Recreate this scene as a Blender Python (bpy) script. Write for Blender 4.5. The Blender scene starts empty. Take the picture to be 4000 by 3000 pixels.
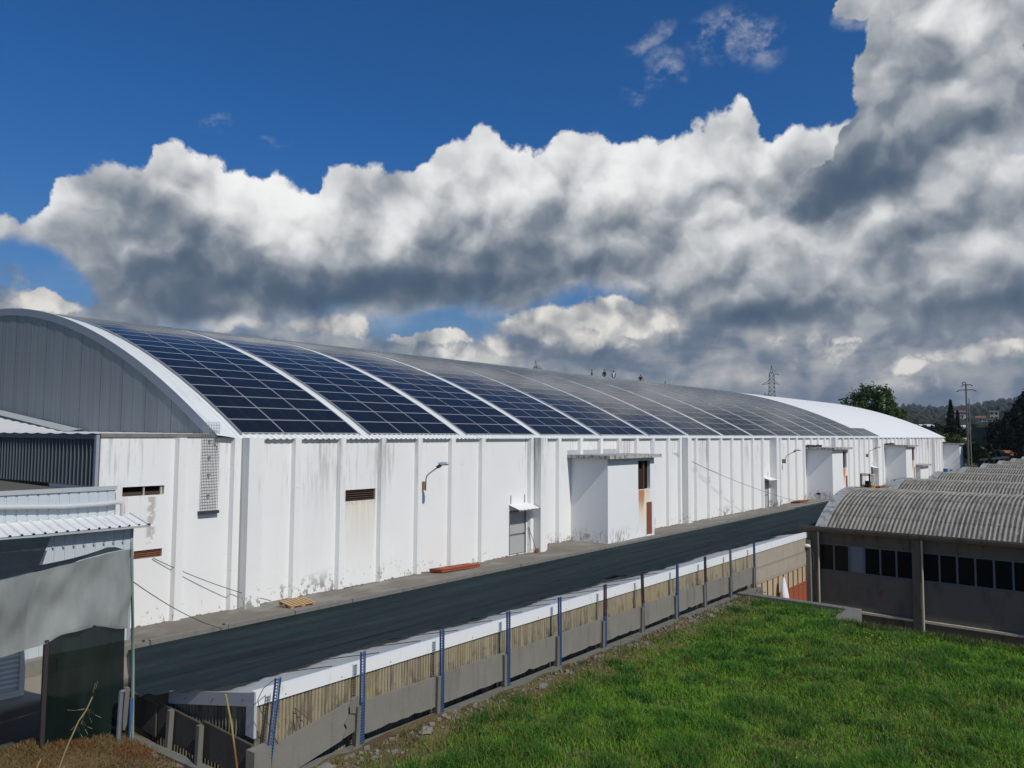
import bpy, bmesh, math, random
import numpy as np
from mathutils import Vector, Matrix, Euler
S = bpy.context.scene
COL = S.collection
RNG = random.Random(7)
rad = math.radians

# ------------------------------------------------------------------ camera
cd = bpy.data.cameras.new('camera'); cam = bpy.data.objects.new('camera', cd); COL.objects.link(cam)
cd.sensor_width = 36.0; cd.lens = 26.416; cd.clip_start = 0.05; cd.clip_end = 20000
def cam_matrix(yaw, pitch, roll, loc):
    f = Vector((math.sin(yaw)*math.cos(pitch), math.cos(yaw)*math.cos(pitch), math.sin(pitch)))
    r = Vector((math.cos(yaw), -math.sin(yaw), 0)); u = r.cross(f)
    r2 = math.cos(roll)*r + math.sin(roll)*u; u2 = -math.sin(roll)*r + math.cos(roll)*u
    return Matrix(((r2.x, u2.x, -f.x, loc[0]), (r2.y, u2.y, -f.y, loc[1]), (r2.z, u2.z, -f.z, loc[2]), (0, 0, 0, 1)))
cam.matrix_world = cam_matrix(rad(50.45557), rad(3.79280), rad(.33279), (-14.502, -24.482, 6.172))
S.camera = cam

# ------------------------------------------------------------------ view
S.view_settings.view_transform = 'Standard'; S.view_settings.look = 'None'
S.view_settings.gamma = 1; S.view_settings.use_curve_mapping = False; S.view_settings.exposure = 0.0
S.render.engine = 'CYCLES'
S.cycles.max_bounces = 8; S.cycles.transparent_max_bounces = 12

# ------------------------------------------------------------------ sun (to-sun direction from the shadows: -.14, -1, 1.03)
SUN = Vector((-.14, -1.0, 1.03)).normalized()
sl = bpy.data.lights.new('sun', 'SUN'); sl.energy = 3.3; sl.angle = rad(.53); sl.color = (1, .955, .88)
so = bpy.data.objects.new('sun', sl); so.rotation_euler = (-SUN).to_track_quat('-Z', 'Y').to_euler(); so.location = (0, -60, 80); COL.objects.link(so)

# ------------------------------------------------------------------ node helper
class N:
    """operator sugar for node sockets"""
    def __init__(s, t, k): s.t = t; s.k = k
    def _m(s, op, *a, clamp=False):
        n = s.t.nodes.new('ShaderNodeMath'); n.operation = op; n.use_clamp = clamp
        for i, v in enumerate((s,)+a):
            if isinstance(v, N): s.t.links.new(v.k, n.inputs[i])
            else: n.inputs[i].default_value = v
        return N(s.t, n.outputs[0])
    def __add__(s, o): return s._m('ADD', o)
    __radd__ = __add__
    def __sub__(s, o): return s._m('SUBTRACT', o)
    def __rsub__(s, o): return (s*-1)+o
    def __mul__(s, o): return s._m('MULTIPLY', o)
    __rmul__ = __mul__
    def __truediv__(s, o): return s._m('DIVIDE', o)
    def max(s, o): return s._m('MAXIMUM', o)
    def min(s, o): return s._m('MINIMUM', o)
    def clamp(s): return s._m('ADD', 0.0, clamp=True)
    def pow(s, o): return s._m('POWER', o)
    def op(s, o, *a): return s._m(o, *a)
    def smooth(s, a, b, lo=0., hi=1.):
        n = s.t.nodes.new('ShaderNodeMapRange'); n.interpolation_type = 'SMOOTHSTEP'
        s.t.links.new(s.k, n.inputs[0])
        for i, v in zip((1, 2, 3, 4), (a, b, lo, hi)): n.inputs[i].default_value = v
        return N(s.t, n.outputs[0])
    def ramp(s, stops, interp='LINEAR'):
        n = s.t.nodes.new('ShaderNodeValToRGB'); c = n.color_ramp; c.interpolation = interp
        while len(c.elements) < len(stops): c.elements.new(.5)
        for e, (p_, col) in zip(c.elements, stops):
            e.position = p_; e.color = (*col, 1) if not isinstance(col, float) else (col, col, col, 1)
        s.t.links.new(s.k, n.inputs[0]); return N(s.t, n.outputs[0])
    def curve(s, pts):                      # smooth value curve over an arbitrary range
        x0, x1 = pts[0][0], pts[-1][0]; y0 = min(q[1] for q in pts); y1 = max(q[1] for q in pts)
        n = s.t.nodes.new('ShaderNodeFloatCurve'); m = n.mapping; c = m.curves[0]
        pp = [((a-x0)/(x1-x0), (b-y0)/(y1-y0)) for a, b in pts]
        c.points[0].location = pp[0]; c.points[1].location = pp[-1]
        for q in pp[1:-1]: c.points.new(*q)
        m.update(); s.t.links.new(((s-x0)/(x1-x0)).clamp().k, n.inputs['Value'])
        return N(s.t, n.outputs[0])*(y1-y0)+y0
def mixc(t, f, a, b, mode='MIX'):
    n = t.nodes.new('ShaderNodeMix'); n.data_type = 'RGBA'; n.blend_type = mode; n.clamp_factor = True
    for i, v in ((0, f), (6, a), (7, b)):
        if isinstance(v, N): t.links.new(v.k, n.inputs[i])
        elif i == 0: n.inputs[0].default_value = v
        else: n.inputs[i].default_value = (*v[:3], 1)
    return N(t, n.outputs[2])
def vec(t, x, y, z):
    n = t.nodes.new('ShaderNodeCombineXYZ')
    for i, v in enumerate((x, y, z)):
        if isinstance(v, N): t.links.new(v.k, n.inputs[i])
        else: n.inputs[i].default_value = v
    return N(t, n.outputs[0])
def mapping(t, v, loc=(0, 0, 0), rot=(0, 0, 0), scale=(1, 1, 1), kind='POINT'):
    n = t.nodes.new('ShaderNodeMapping'); n.vector_type = kind
    t.links.new(v.k, n.inputs[0]); n.inputs[1].default_value = loc; n.inputs[2].default_value = rot; n.inputs[3].default_value = scale
    return N(t, n.outputs[0])
def noise(t, v, scale, detail=4., rough=.5, dist=0., out=0, lac=2.):
    n = t.nodes.new('ShaderNodeTexNoise'); n.noise_dimensions = '3D'
    if v is not None: t.links.new(v.k, n.inputs['Vector'])
    n.inputs['Scale'].default_value = scale; n.inputs['Detail'].default_value = detail
    n.inputs['Roughness'].default_value = rough; n.inputs['Distortion'].default_value = dist; n.inputs['Lacunarity'].default_value = lac
    return N(t, n.outputs[out])
def voro(t, v, scale, detail=0., rough=.5, feature='F1', out=0, rnd=1.):
    n = t.nodes.new('ShaderNodeTexVoronoi'); n.feature = feature
    if v is not None: t.links.new(v.k, n.inputs['Vector'])
    n.inputs['Scale'].default_value = scale; n.inputs['Randomness'].default_value = rnd
    if 'Detail' in n.inputs: n.inputs['Detail'].default_value = detail; n.inputs['Roughness'].default_value = rough
    return N(t, n.outputs[out])
def sep(t, v):
    n = t.nodes.new('ShaderNodeSeparateXYZ'); t.links.new(v.k, n.inputs[0]); return [N(t, o) for o in n.outputs]
def vmath(t, op, a, b=None):
    n = t.nodes.new('ShaderNodeVectorMath'); n.operation = op; t.links.new(a.k, n.inputs[0])
    if isinstance(b, N): t.links.new(b.k, n.inputs[1])
    elif b is not None: n.inputs[1].default_value = b
    return N(t, n.outputs['Value' if op in ('LENGTH', 'DOT_PRODUCT') else 0])

# ------------------------------------------------------------------ sky: Nishita blue + cumulus, both as functions of world direction
TOP=[(-37.12, 12.84), (-34.35, 14.15), (-32.87, 14.46), (-31.41, 16.23), (-29.62, 18.27), (-27.97, 18.42), (-25.85, 19.29), (-25.32, 20.73), (-24.14, 21.04), (-23.05, 20.14), (-21.97, 20.23), (-20.54, 19.66), (-18.62, 19.5), (-17.34, 20.26), (-16.0, 19.78), (-15.47, 18.66), (-14.29, 18.44), (-13.81, 19.76), (-11.94, 20.2), (-9.5, 19.92), (-7.04, 20.31), (-5.98, 21.13), (-5.28, 22.21), (-3.13, 22.75), (-1.69, 23.17), (0.12, 22.34), (1.94, 21.86), (4.46, 23.54), (5.54, 23.85), (7.33, 23.64), (8.4, 22.66), (10.17, 23.31), (11.92, 23.08), (14.34, 23.66), (16.38, 24.07), (17.39, 24.35), (18.37, 23.56), (19.33, 21.95), (20.6, 21.35), (21.57, 21.77), (22.5, 21.56), (24.05, 21.79), (24.82, 22.08), (25.86, 21.81), (29.83, 19.99), (35.3, 18.4), (39.63, 17.47)]
BOT=[(-36.5, 9.31), (-34.2, 10.75), (-32.75, 11.53), (-30.91, 10.58), (-29.25, 8.94), (-29.18, 7.11), (-23.21, 6.88), (-17.0, 7.88), (-13.73, 8.7), (-11.7, 8.79), (-8.6, 8.55), (-3.34, 8.84), (0.21, 9.05), (1.99, 9.76), (7.3, 10.42), (12.5, 9.61), (14.18, 8.54), (17.47, 7.42), (22.2, 6.74), (26.64, 6.39), (34.89, 6.22)]
SKY_B=[(-22.95, 17.36, 3.34, 1.83, 0, 0.1), (-17.23, 16.42, 4.25, 2.88, 0, 0.24), (-8.71, 15.03, 2.1, 2.01, 0, 0.38), (-15.55, 15.27, 2.99, 2.28, 0, 0.2), (-2.01, 18.59, 5.03, 3.62, 0, 0.2), (7.32, 20.15, 7.46, 3.22, 0, 0.24), (17.34, 21.09, 3.64, 3.38, 0, 0.16), (23.72, 20.65, 1.52, 1.19, 0, 0.2), (-30.57, 15.06, 2.91, 1.74, 0, 0.12), (-29.37, 11.96, 3.78, 1.2, -15, -0.05), (19.21, 15.56, 2.57, 1.92, 0, 0.1), (5.18, 17.92, 3.21, 1.65, 0, 0.05), (-23.42, 13.26, 6.9, 1.72, -25, -0.26), (-20.27, 10.65, 5.94, 2.11, 0, -0.26), (-25.35, 9.29, 4.92, 1.89, 0, -0.26), (-31.03, 13.53, 3.92, 2.34, 0, -0.1), (-26.48, 16.57, 4.59, 1.79, 0, -0.08), (-6.89, 10.33, 9.48, 1.52, 0, -0.4), (-0.52, 11.83, 9.28, 1.9, 0, -0.27), (-13.1, 10.77, 3.71, 1.35, 0, -0.16), (1.97, 14.93, 5.73, 1.53, 10, -0.18), (11.48, 11.69, 4.12, 2.04, 0, -0.12), (28.54, 13.99, 3.06, 0.97, 8, -0.26), (28.16, 10.36, 8.38, 1.85, 10, -0.06), (26.68, 7.81, 9.71, 1.26, 0, -0.32), (17.48, 8.09, 6.49, 1.28, 0, -0.26), (32.68, 9.04, 3.05, 1.78, 0, -0.18), (8.69, 8.32, 3.83, 1.56, 0, 0.16), (20.74, 11.56, 4.08, 1.62, 15, 0.14), (25.33, 12.17, 4.7, 1.25, 10, 0.04), (33.85, 13.88, 2.0, 2.57, 0, 0.06)]
SKY_Q=[(25.43, 16.5, 3.54, 2.13, 15, -0.26), (22.84, 15.7, 2.76, 1.41, 0, -0.26), (25.51, 19.8, 2.37, 1.77, 40, -0.22), (29.2, 17.49, 5.25, 2.04, 15, -0.26), (31.48, 20.82, 5.05, 3.04, 0, -0.12), (28.54, 23.89, 2.54, 2.47, 0, -0.1), (29.46, 26.14, 3.07, 2.38, 0, 0.03), (33.94, 23.54, 2.02, 2.35, 0, 0.1), (34.73, 17.69, 1.23, 1.65, 0, 0.16), (32.74, 26.44, 3.13, 1.27, 0, 0.08), (31.43, 19.14, 1.59, 0.84, 0, 0.1)]
SKY_H=[(-14.96, 18.39, 1.07, 0.89, 0, 1.0), (-5.1, 7.86, 5.28, 1.05, 0, 0.8), (-32.69, 10.07, 3.01, 1.23, -15, 1.0), (-30.6, 9.26, 1.57, 0.72, -20, 0.7), (35.03, 19.0, 0.61, 0.32, 30, 0.6)]
SKY_R=[(31.1, 25.52, 4.04, 3.93, 0, 1.0), (32.01, 20.44, 5.25, 3.31, 0, 1.0), (27.82, 18.87, 2.7, 2.63, 0, 1.0), (24.85, 17.18, 3.13, 1.67, 20, 1.0), (22.7, 16.19, 2.15, 1.31, 10, 1.0), (26.63, 28.19, 1.77, 0.92, 0, 0.9), (29.37, 23.45, 3.06, 3.56, 10, 1.0)]
SKY_W=[(16.44, 27.71, 2.36, 1.27, 0, 0.55), (19.09, 27.11, 1.63, 1.41, 0, 0.5), (11.95, 26.1, 1.22, 1.18, 0, 0.42), (10.36, 25.17, 1.23, 0.54, 20, 0.4), (10.91, 28.08, 1.59, 0.46, 25, 0.36), (-21.68, 20.88, 1.09, 0.6, 20, 0.5), (-17.02, 20.54, 0.99, 0.37, 0, 0.3), (26.01, 27.38, 1.19, 0.67, 0, 0.4)]
SKY_L=[(-31.59, 8.06, 1.8, 0.71, 0, 0.75), (-33.42, 9.69, 0.99, 1.16, 0, 0.4), (-33.6, 8.21, 1.96, 0.87, 0, 0.5), (-20.65, 7.68, 1.4, 0.66, 0, 0.6), (-18.93, 8.11, 1.27, 0.66, 0, 0.5), (-13.72, 8.19, 2.68, 0.95, 0, 0.6), (-11.35, 8.11, 1.02, 1.03, 0, 0.5), (-5.44, 6.95, 3.16, 0.49, 0, 0.75), (-5.78, 6.0, 3.86, 0.88, 0, 0.55), (3.06, 8.36, 3.19, 1.23, 0, 0.7), (8.0, 8.67, 3.84, 1.39, 0, 0.8), (0.22, 6.95, 2.13, 1.06, 0, 0.5), (6.59, 6.94, 3.51, 1.05, 0, 0.5), (12.14, 7.91, 3.06, 1.03, 0, 0.4), (19.38, 6.18, 2.22, 1.0, 0, 0.4), (23.4, 6.05, 1.8, 1.3, 0, 0.5), (24.61, 6.48, 0.74, 0.39, 0, 0.6), (31.55, 5.52, 2.86, 0.73, 0, 0.6), (28.02, 4.75, 1.95, 0.5, 0, 0.5), (13.81, 5.64, 2.35, 0.75, 0, 0.4), (22.16, 4.62, 2.75, 0.82, 0, 0.35), (30.7, 3.43, 2.37, 0.61, 0, 0.3)]

W = bpy.data.worlds.new('World'); S.world = W; W.use_nodes = True
t = W.node_tree; t.nodes.clear()
sky = t.nodes.new('ShaderNodeTexSky'); sky.sky_type = 'NISHITA'; sky.sun_disc = False
sky.sun_elevation = math.asin(SUN.z); sky.sun_rotation = math.atan2(SUN.x, SUN.y)
sky.air_density = .75; sky.dust_density = .35; sky.ozone_density = 2.2; sky.altitude = 200
geo = t.nodes.new('ShaderNodeTexCoord'); D = N(t, geo.outputs['Generated'])
dx, dy, dz = sep(t, D)
U0 = dx.op('ARCTAN2', dy)*(180/math.pi) - 50.0
V0 = dz.op('ARCSINE')*(180/math.pi)
def centred(v, scale, detail, rough=.55, dist=0.):   # noise colour, centred on zero
    return vmath(t, 'SUBTRACT', noise(t, v, scale, detail, rough, dist, 1), (.5, .5, .5))
D2 = mapping(t, D, loc=(3.1, 1.7, 5.2))
w1x, w1y, _ = sep(t, centred(D2, 7., 2., .5))
w2x, w2y, _ = sep(t, centred(D2, 22., 5., .62))
U = U0 + w1x*2.0 + w2x*2.4
V = V0 + w1y*1.6 + w2y*2.2
P = (U, V)
Us = U0 + w1x*4.0 + w2x*1.6; Vs = V0 + w1y*3.0 + w2y*1.2; Ps = (Us, Vs)
def blob(pp, b, inner=0.):               # plain float maths keeps the shader stack small
    cx, cy, rx, ry, rot, a = b; u_, v_ = pp; c, s_ = math.cos(rad(rot)), math.sin(rad(rot)); rx *= 1.55; ry *= 1.55
    p_ = v_.op('MULTIPLY_ADD', s_/rx, -(cx*c+cy*s_)/rx); p_ = u_.op('MULTIPLY_ADD', c/rx, p_)
    q_ = v_.op('MULTIPLY_ADD', c/ry, -(cy*c-cx*s_)/ry); q_ = u_.op('MULTIPLY_ADD', -s_/ry, q_)
    return q_.op('MULTIPLY_ADD', q_, p_*p_).smooth(1.0, inner*inner, 0., a)
def total(pp, bl, mode='add', inner=0.):
    s_ = None
    for b in bl:
        k = blob(pp, b, inner); s_ = k if s_ is None else (s_+k if mode == 'add' else s_.max(k))
    return s_
# billow relief: puffy height, lit from above and a little from the left (towards the sun's side)
D3 = vmath(t, 'ADD', D, vmath(t, 'MULTIPLY', centred(D2, 16., 3., .55), (.05, .05, .05)))
def puff(v):
    a = voro(t, v, 8.5, 2., .55, 'F1')
    b = noise(t, v, 5.5, 5., .58)
    return b*1.2 - a*.85
h0 = puff(D3)
h1 = puff(vmath(t, 'ADD', D3, (-.010, .006, .022)))
relief = (h0-h1)
top = U.curve(TOP); bot = Us.curve(BOT)
fine = noise(t, D3, 26., 7., .64) - .5
inframe = U0.op('ABSOLUTE').smooth(46., 62., 1., 0.)
edge = (top - V) + (h0-.15)*2.0 + fine*2.4
main = edge.smooth(-.02, .60)
under = (Vs - bot + fine*1.5).smooth(-.6, 1.3)
hole = 1.0 - total(P, SKY_H, 'max', .35)
main = main*under*hole
right = total(P, SKY_R, 'max', .0) + h0*.25 + fine*.22
rk = V0.smooth(15.5, 19.5)
rightm = (right.smooth(.24, .36)*rk + right.smooth(.20, .95)*(1.0-rk))*inframe
wisp = (total(P, SKY_W, 'max')*1.6).min(1.)*noise(t, mapping(t, D2, scale=(1., 1., 1.6)), 22., 7., .66).smooth(.40, .68)*.60
low = (total(P, SKY_L, 'max', .1) + h0*.35 + fine*.9).smooth(.22, .52)
# far clouds in a flat layer near the horizon and everywhere out of the picture
lay = noise(t, mapping(t, D, scale=(1., 1., 3.2)), 5.5, 7., .56)
vtop = U0.smooth(2., 16., 0., 4.5)
veil = (lay + (V0-vtop).smooth(2., 12., .32, -.06) + fine*.15).smooth(.42, .60)*(V0-vtop).smooth(14., 6., 0., .96)*V0.smooth(-1., 1.5, .6, 1.)*(hole*.85+.15)
flat = vmath(t, 'DIVIDE', D, vec(t, dz.max(.02)+.12, dz.max(.02)+.12, 1.))
fl = noise(t, flat, 1.4, 6., .55)
outc = fl.smooth(.50, .66)*(1.0-inframe.max(V0.smooth(30., 36., .0, .0)))*V0.smooth(2., 8.)
hi = fl.smooth(.58, .76)*V0.smooth(33., 44.)
# brightness
b = total(Ps, SKY_B)*((lay-.5)*.8+.92) + .525
b = b + relief*.85 + (lay-.5)*.30 + fine*.26
bm = b + (edge.smooth(.1, 3.6, .16, 0.))*under
bm = bm.smooth(-.35, 1.25)
br = (total(Ps, SKY_Q)*((lay-.5)*.9+.90) + .52 + relief*.95 + (lay-.5)*.35 + fine*.26).smooth(-.35, 1.25)
bl_ = (relief*1.3 + .52 + (lay-.5)*.6 + low*.1).max(.1).min(.95)
bv = (.38 + (lay-.5)*1.5 + relief*.6 + fine*.35).max(.12).min(.8)
CR = [(0., (.065, .105, .16)), (.18, (.115, .155, .21)), (.36, (.215, .25, .295)), (.55, (.38, .405, .435)), (.74, (.60, .615, .63)), (1., (.93, .93, .925))]
CL = [(0., (.07, .11, .17)), (.3, (.16, .20, .26)), (.6, (.40, .41, .42)), (1., (.86, .83, .77))]
blue = N(t, sky.outputs[0])
blue = mixc(t, 1.0, blue, mixc(t, V0.smooth(1., 24.), (.50, .66, .74), (.22, .74, 1.22)), 'MULTIPLY')
K = 1.0/.085
def sc(c): return mixc(t, 1.0, c, (K, K, K), 'MULTIPLY')
col = mixc(t, veil, blue, sc(bv.ramp(CL)))
col = mixc(t, hi.max(outc)*.9, col, sc(((1.15-fl)*.7+relief).ramp(CR)))  # clouds out of view, dimmed to weaken the light on side faces
col = mixc(t, low, col, sc(bl_.ramp(CL)))
col = mixc(t, wisp, col, sc((b*0.+.74).ramp(CR)))
col = mixc(t, main, col, sc(bm.ramp(CR)))
col = mixc(t, rightm, col, sc(br.ramp(CR)))
bg = t.nodes.new('ShaderNodeBackground'); bg.inputs['Strength'].default_value = .085
t.links.new(col.k, bg.inputs['Color'])
wo = t.nodes.new('ShaderNodeOutputWorld'); t.links.new(bg.outputs[0], wo.inputs[0])
W.cycles.sampling_method = 'NONE'
S.cycles.use_denoising = True

# ------------------------------------------------------------------ materials
MATS = {}
def M(name, col, rough=.8, metal=0., bump=None, spec=.35, alpha=None, transl=None, extra=None):
    """col: colour tuple or f(t, P) -> N ; P is the position in the place (metres)"""
    if name in MATS: return MATS[name]
    m = bpy.data.materials.new(name); m.use_nodes = True; t = m.node_tree; t.nodes.clear(); MATS[name] = m
    g = t.nodes.new('ShaderNodeNewGeometry'); P = N(t, g.outputs['Position'])
    out = t.nodes.new('ShaderNodeOutputMaterial'); b = t.nodes.new('ShaderNodeBsdfPrincipled')
    c = col(t, P) if callable(col) else None
    if c is None: b.inputs['Base Color'].default_value = (*col, 1)
    else: t.links.new(c.k, b.inputs['Base Color'])
    r = rough(t, P) if callable(rough) else rough
    if isinstance(r, N): t.links.new(r.k, b.inputs['Roughness'])
    else: b.inputs['Roughness'].default_value = r
    b.inputs['Metallic'].default_value = metal; b.inputs['Specular IOR Level'].default_value = spec
    if bump:
        h, st, ds = bump(t, P); bn = t.nodes.new('ShaderNodeBump'); bn.inputs['Strength'].default_value = st; bn.inputs['Distance'].default_value = ds
        t.links.new(h.k, bn.inputs['Height']); t.links.new(bn.outputs[0], b.inputs['Normal'])
    sh = b.outputs[0]
    if transl:
        tr = t.nodes.new('ShaderNodeBsdfTranslucent'); tr.inputs[0].default_value = (*transl[0], 1)
        if c is not None: t.links.new(c.k, tr.inputs[0])
        mx = t.nodes.new('ShaderNodeMixShader'); mx.inputs[0].default_value = transl[1]
        t.links.new(sh, mx.inputs[1]); t.links.new(tr.outputs[0], mx.inputs[2]); sh = mx.outputs[0]
    if alpha is not None:
        tp = t.nodes.new('ShaderNodeBsdfTransparent'); mx = t.nodes.new('ShaderNodeMixShader')
        a = alpha(t, P) if callable(alpha) else alpha
        if isinstance(a, N): t.links.new(a.k, mx.inputs[0])
        else: mx.inputs[0].default_value = a
        t.links.new(tp.outputs[0], mx.inputs[1]); t.links.new(sh, mx.inputs[2]); sh = mx.outputs[0]
    t.links.new(sh, out.inputs[0]); return m
def var(t, P, c, amt=.12, scale=3., detail=5., stretch=(1, 1, 1)):
    n = noise(t, mapping(t, P, scale=stretch), scale, detail, .6)
    k = (n-.5)*(2*amt)+1.0
    return mixc(t, 1.0, c, vec(t, k, k, k), 'MULTIPLY')
def plain(c, amt=.12, scale=3., detail=5., stretch=(1, 1, 1)):
    return lambda t, P: var(t, P, c, amt, scale, detail, stretch)
def boxmask(t, P, x0, x1, z0, z1, soft=.03, fall=None):
    x, y, z = sep(t, P)
    k = x.smooth(x0-soft, x0+soft)*x.smooth(x1+soft, x1-soft)
    return k*z.smooth(z0, z1-.02 if fall is None else z0+fall)*z.smooth(z1+.02, z1-.02)
def white_wall(t, P):
    x, y, z = sep(t, P)
    c = var(t, P, (.79, .795, .775), .06, .45, 4.)
    s1 = noise(t, mapping(t, P, scale=(5.5, 5.5, .42)), 1.3, 7., .66)
    s2 = noise(t, mapping(t, P, scale=(.5, .5, .12)), 1.0, 2., .5)
    streak = (s1 + (s2-.5)*.7).smooth(.51, .72)*z.smooth(2.6, 6.0, .06, 1.)
    c = mixc(t, streak*.70, c, (.36, .36, .34))
    s3 = noise(t, mapping(t, P, scale=(1., 1., .8)), 4.5, 9., .68)
    s4 = noise(t, P, .45, 2., .5)
    low = (s3+(s4-.5)*.60).smooth(.56, .64)*z.smooth(1.0, .15)
    c = mixc(t, low*.8, c, (.19, .185, .16))
    spots = noise(t, P, 9., 3., .5).smooth(.74, .78)
    c = mixc(t, spots*.55, c, (.30, .30, .28))
    hc = noise(t, mapping(t, P, scale=(1.1, 1.1, 26.)), 1.0, 4., .55)         # hairline render cracks
    c = mixc(t, hc.smooth(.705, .72)*.6, c, (.34, .34, .32))
    for (x0, x1, z0, z1, a) in ((4.66, 6.22, .2, 3.40, .55), (-3.95, -3.8, 3.0, 4.12, .35), (6.15, 6.24, 1.5, 3.4, .5)):
        st = noise(t, mapping(t, P, scale=(9., 9., .35)), 1.4, 5., .6).smooth(.30, .75)
        mk = boxmask(t, P, x0, x1, z0, z1, .04, z1-z0)
        c = mixc(t, mk*a*(st*.7+.3), c, (.62, .50, .28))
        edge = boxmask(t, P, x0, x1, z1-.16, z1, .02, .1)*noise(t, mapping(t, P, scale=(6., 6., 1.)), 3., 5., .6).smooth(.5, .62)
        c = mixc(t, edge*.9, c, (.36, .12, .03))
    # bare grey render where paint flaked below the small windows
    fl = boxmask(t, P, -3.18, -2.93, 2.55, 4.08, .07, .1)*(noise(t, P, 3.2, 6., .6).smooth(.43, .50))
    c = mixc(t, fl*.85, c, (.44, .42, .37))
    return c
m_white = M('white_render', white_wall, .85, bump=lambda t, P: (noise(t, P, 14., 6., .6), .25, .02))
def box_white(xs, zw):
    x0, x1, zt = xs
    def f(t, P):
        x, y, z = sep(t, P)
        c = var(t, P, (.79, .80, .80), .03, .5, 3.)
        s3 = noise(t, mapping(t, P, scale=(2.2, 2.2, .9)), 3.4, 9., .68); s4 = noise(t, P, .4, 2., .5)
        low = (s3+(s4-.5)*.45).smooth(.50, .60)*z.smooth(1.25, .35)
        c = mixc(t, low*.8, c, (.21, .205, .18))
        spots = noise(t, P, 7., 3., .5).smooth(.75, .78)
        c = mixc(t, spots*.5, c, (.34, .34, .31))
        front = y.smooth(-2.2, -2.4)
        st = noise(t, mapping(t, P, scale=(13., 1., .30)), 1.2, 5., .65)
        mk = boxmask(t, P, x0, x1, .3, zt, .05, zt-.3)*front
        c = mixc(t, mk.smooth(.0, .5)*(st.smooth(.25, .62)*.6+.3), c, (.80, .69, .50))
        c = mixc(t, (mk.pow(1.5)+(st-.5)*1.3+x.smooth(x0+.75, x0+.55, -.40, .10)).smooth(.40, 1.0)*mk.smooth(0., .2)*.85, c, (.45, .14, .03))
        return c
    return f
def conc(c, dirt=.5, sc=2.0):
    def f(t, P):
        k = var(t, P, c, .16, sc, 7.)
        st = noise(t, mapping(t, P, scale=(4., 4., .5)), 1.1, 6., .62).smooth(.5, .72)
        k = mixc(t, st*dirt, k, tuple(a*.45 for a in c))
        sp = noise(t, P, 24., 4., .6).smooth(.62, .72)
        return mixc(t, sp*.25, k, tuple(min(1, a*1.6) for a in c))
    return f
rgh = lambda s=18., st=.35, d=.02: (lambda t, P: (noise(t, P, s, 7., .62), st, d))
m_conc = M('fence_concrete', conc((.205, .195, .17), .45), .92, bump=rgh())
m_conc_old = M('weathered_concrete', conc((.16, .155, .135), .6), .92, bump=rgh())
m_conc_dk = M('dirty_shaded_concrete', conc((.075, .070, .058), .6), .93, bump=rgh())  # darker copy for the return panels: grime plus their shade in the colour
m_slab_edge = M('mossy_concrete', lambda t, P: mixc(t, noise(t, mapping(t, P, scale=(3, 3, 1.5)), 2.2, 8., .65).smooth(.46, .58)*.85, var(t, P, (.46, .455, .43), .1), (.10, .098, .085)), .92, bump=rgh())
def walkcol(t, P):
    c = var(t, P, (.185, .165, .135), .2, 1.2, 7.)
    c = mixc(t, noise(t, P, .55, 5., .6).smooth(.48, .62)*.6, c, (.29, .275, .245))
    return mixc(t, noise(t, mapping(t, P, scale=(.5, 2, 1)), 1.7, 7., .66).smooth(.56, .70)*.6, c, (.085, .075, .06))
m_walk = M('footway_concrete', walkcol, .93, bump=rgh(9., .4, .03))
m_curb = M('curb_stone', conc((.20, .19, .165), .4, 4.), .92, bump=rgh())
m_roofw = M('white_roof_metal', lambda t, P: mixc(t, noise(t, mapping(t, P, scale=(2., .35, .35)), 1.6, 8., .66).smooth(.52, .74)*.45, var(t, P, (.72, .735, .71), .05, .5), (.43, .43, .38)), .5, spec=.4)
m_roofw2 = M('white_roof_membrane', lambda t, P: mixc(t, noise(t, mapping(t, P, scale=(.25, .2, .2)), .6, 6., .6).smooth(.56, .78)*.5, var(t, P, (.78, .785, .77), .04, .3), (.52, .52, .48)), .55, spec=.35)
m_gable = M('gable_cladding', lambda t, P: mixc(t, noise(t, mapping(t, P, scale=(1, 1.1, .06)), 1.2, 5., .6).smooth(.46, .72)*.6, var(t, P, (.265, .295, .295), .10, .7, 4., (1, 1, .15)), (.19, .215, .225)), .62, spec=.35)
m_dark = M('dark_cladding', plain((.060, .073, .090), .08, .8), .5, spec=.4)
m_seam = M('pale_seam', (.20, .22, .24), .5)
m_barge = M('barge_metal', plain((.30, .335, .37), .08, 1.), .5)
m_clad = M('pale_cladding', plain((.50, .555, .59), .05, 1.2, 3., (1, 1, .3)), .45, spec=.45)
m_clad_trim = M('grey_flashing', plain((.40, .425, .44), .08, 2.), .5)
m_pipe = M('grey_plastic', plain((.52, .535, .54), .06, 3.), .42)
m_leanroof = M('lean_roof_metal', lambda t, P: mixc(t, noise(t, mapping(t, P, scale=(3., .5, 1)), 2., 6., .6).smooth(.55, .75)*.5, var(t, P, (.72, .72, .71), .05, 1.), (.42, .41, .38)), .42, spec=.45)
m_flatroof = M('roof_felt', plain((.105, .098, .078), .25, 1.1), .95)
def alum(t, P): return var(t, P, (.42, .43, .445), .08, 6.)
m_alu = M('aluminium', alum, .45, .0, spec=.6)
m_galv = M('galvanised_steel', plain((.36, .375, .39), .14, 7.), .5, .5)
m_steel_dark = M('dark_steel', plain((.045, .045, .055), .2, 8.), .55)
m_black = M('dark_interior', (.008, .008, .009), .9, spec=.1)
m_rustdark = M('rusty_louvre', plain((.060, .038, .028), .35, 9.), .8)
m_rust = M('rusty_slat', plain((.20, .085, .045), .35, 8.), .85)
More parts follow.
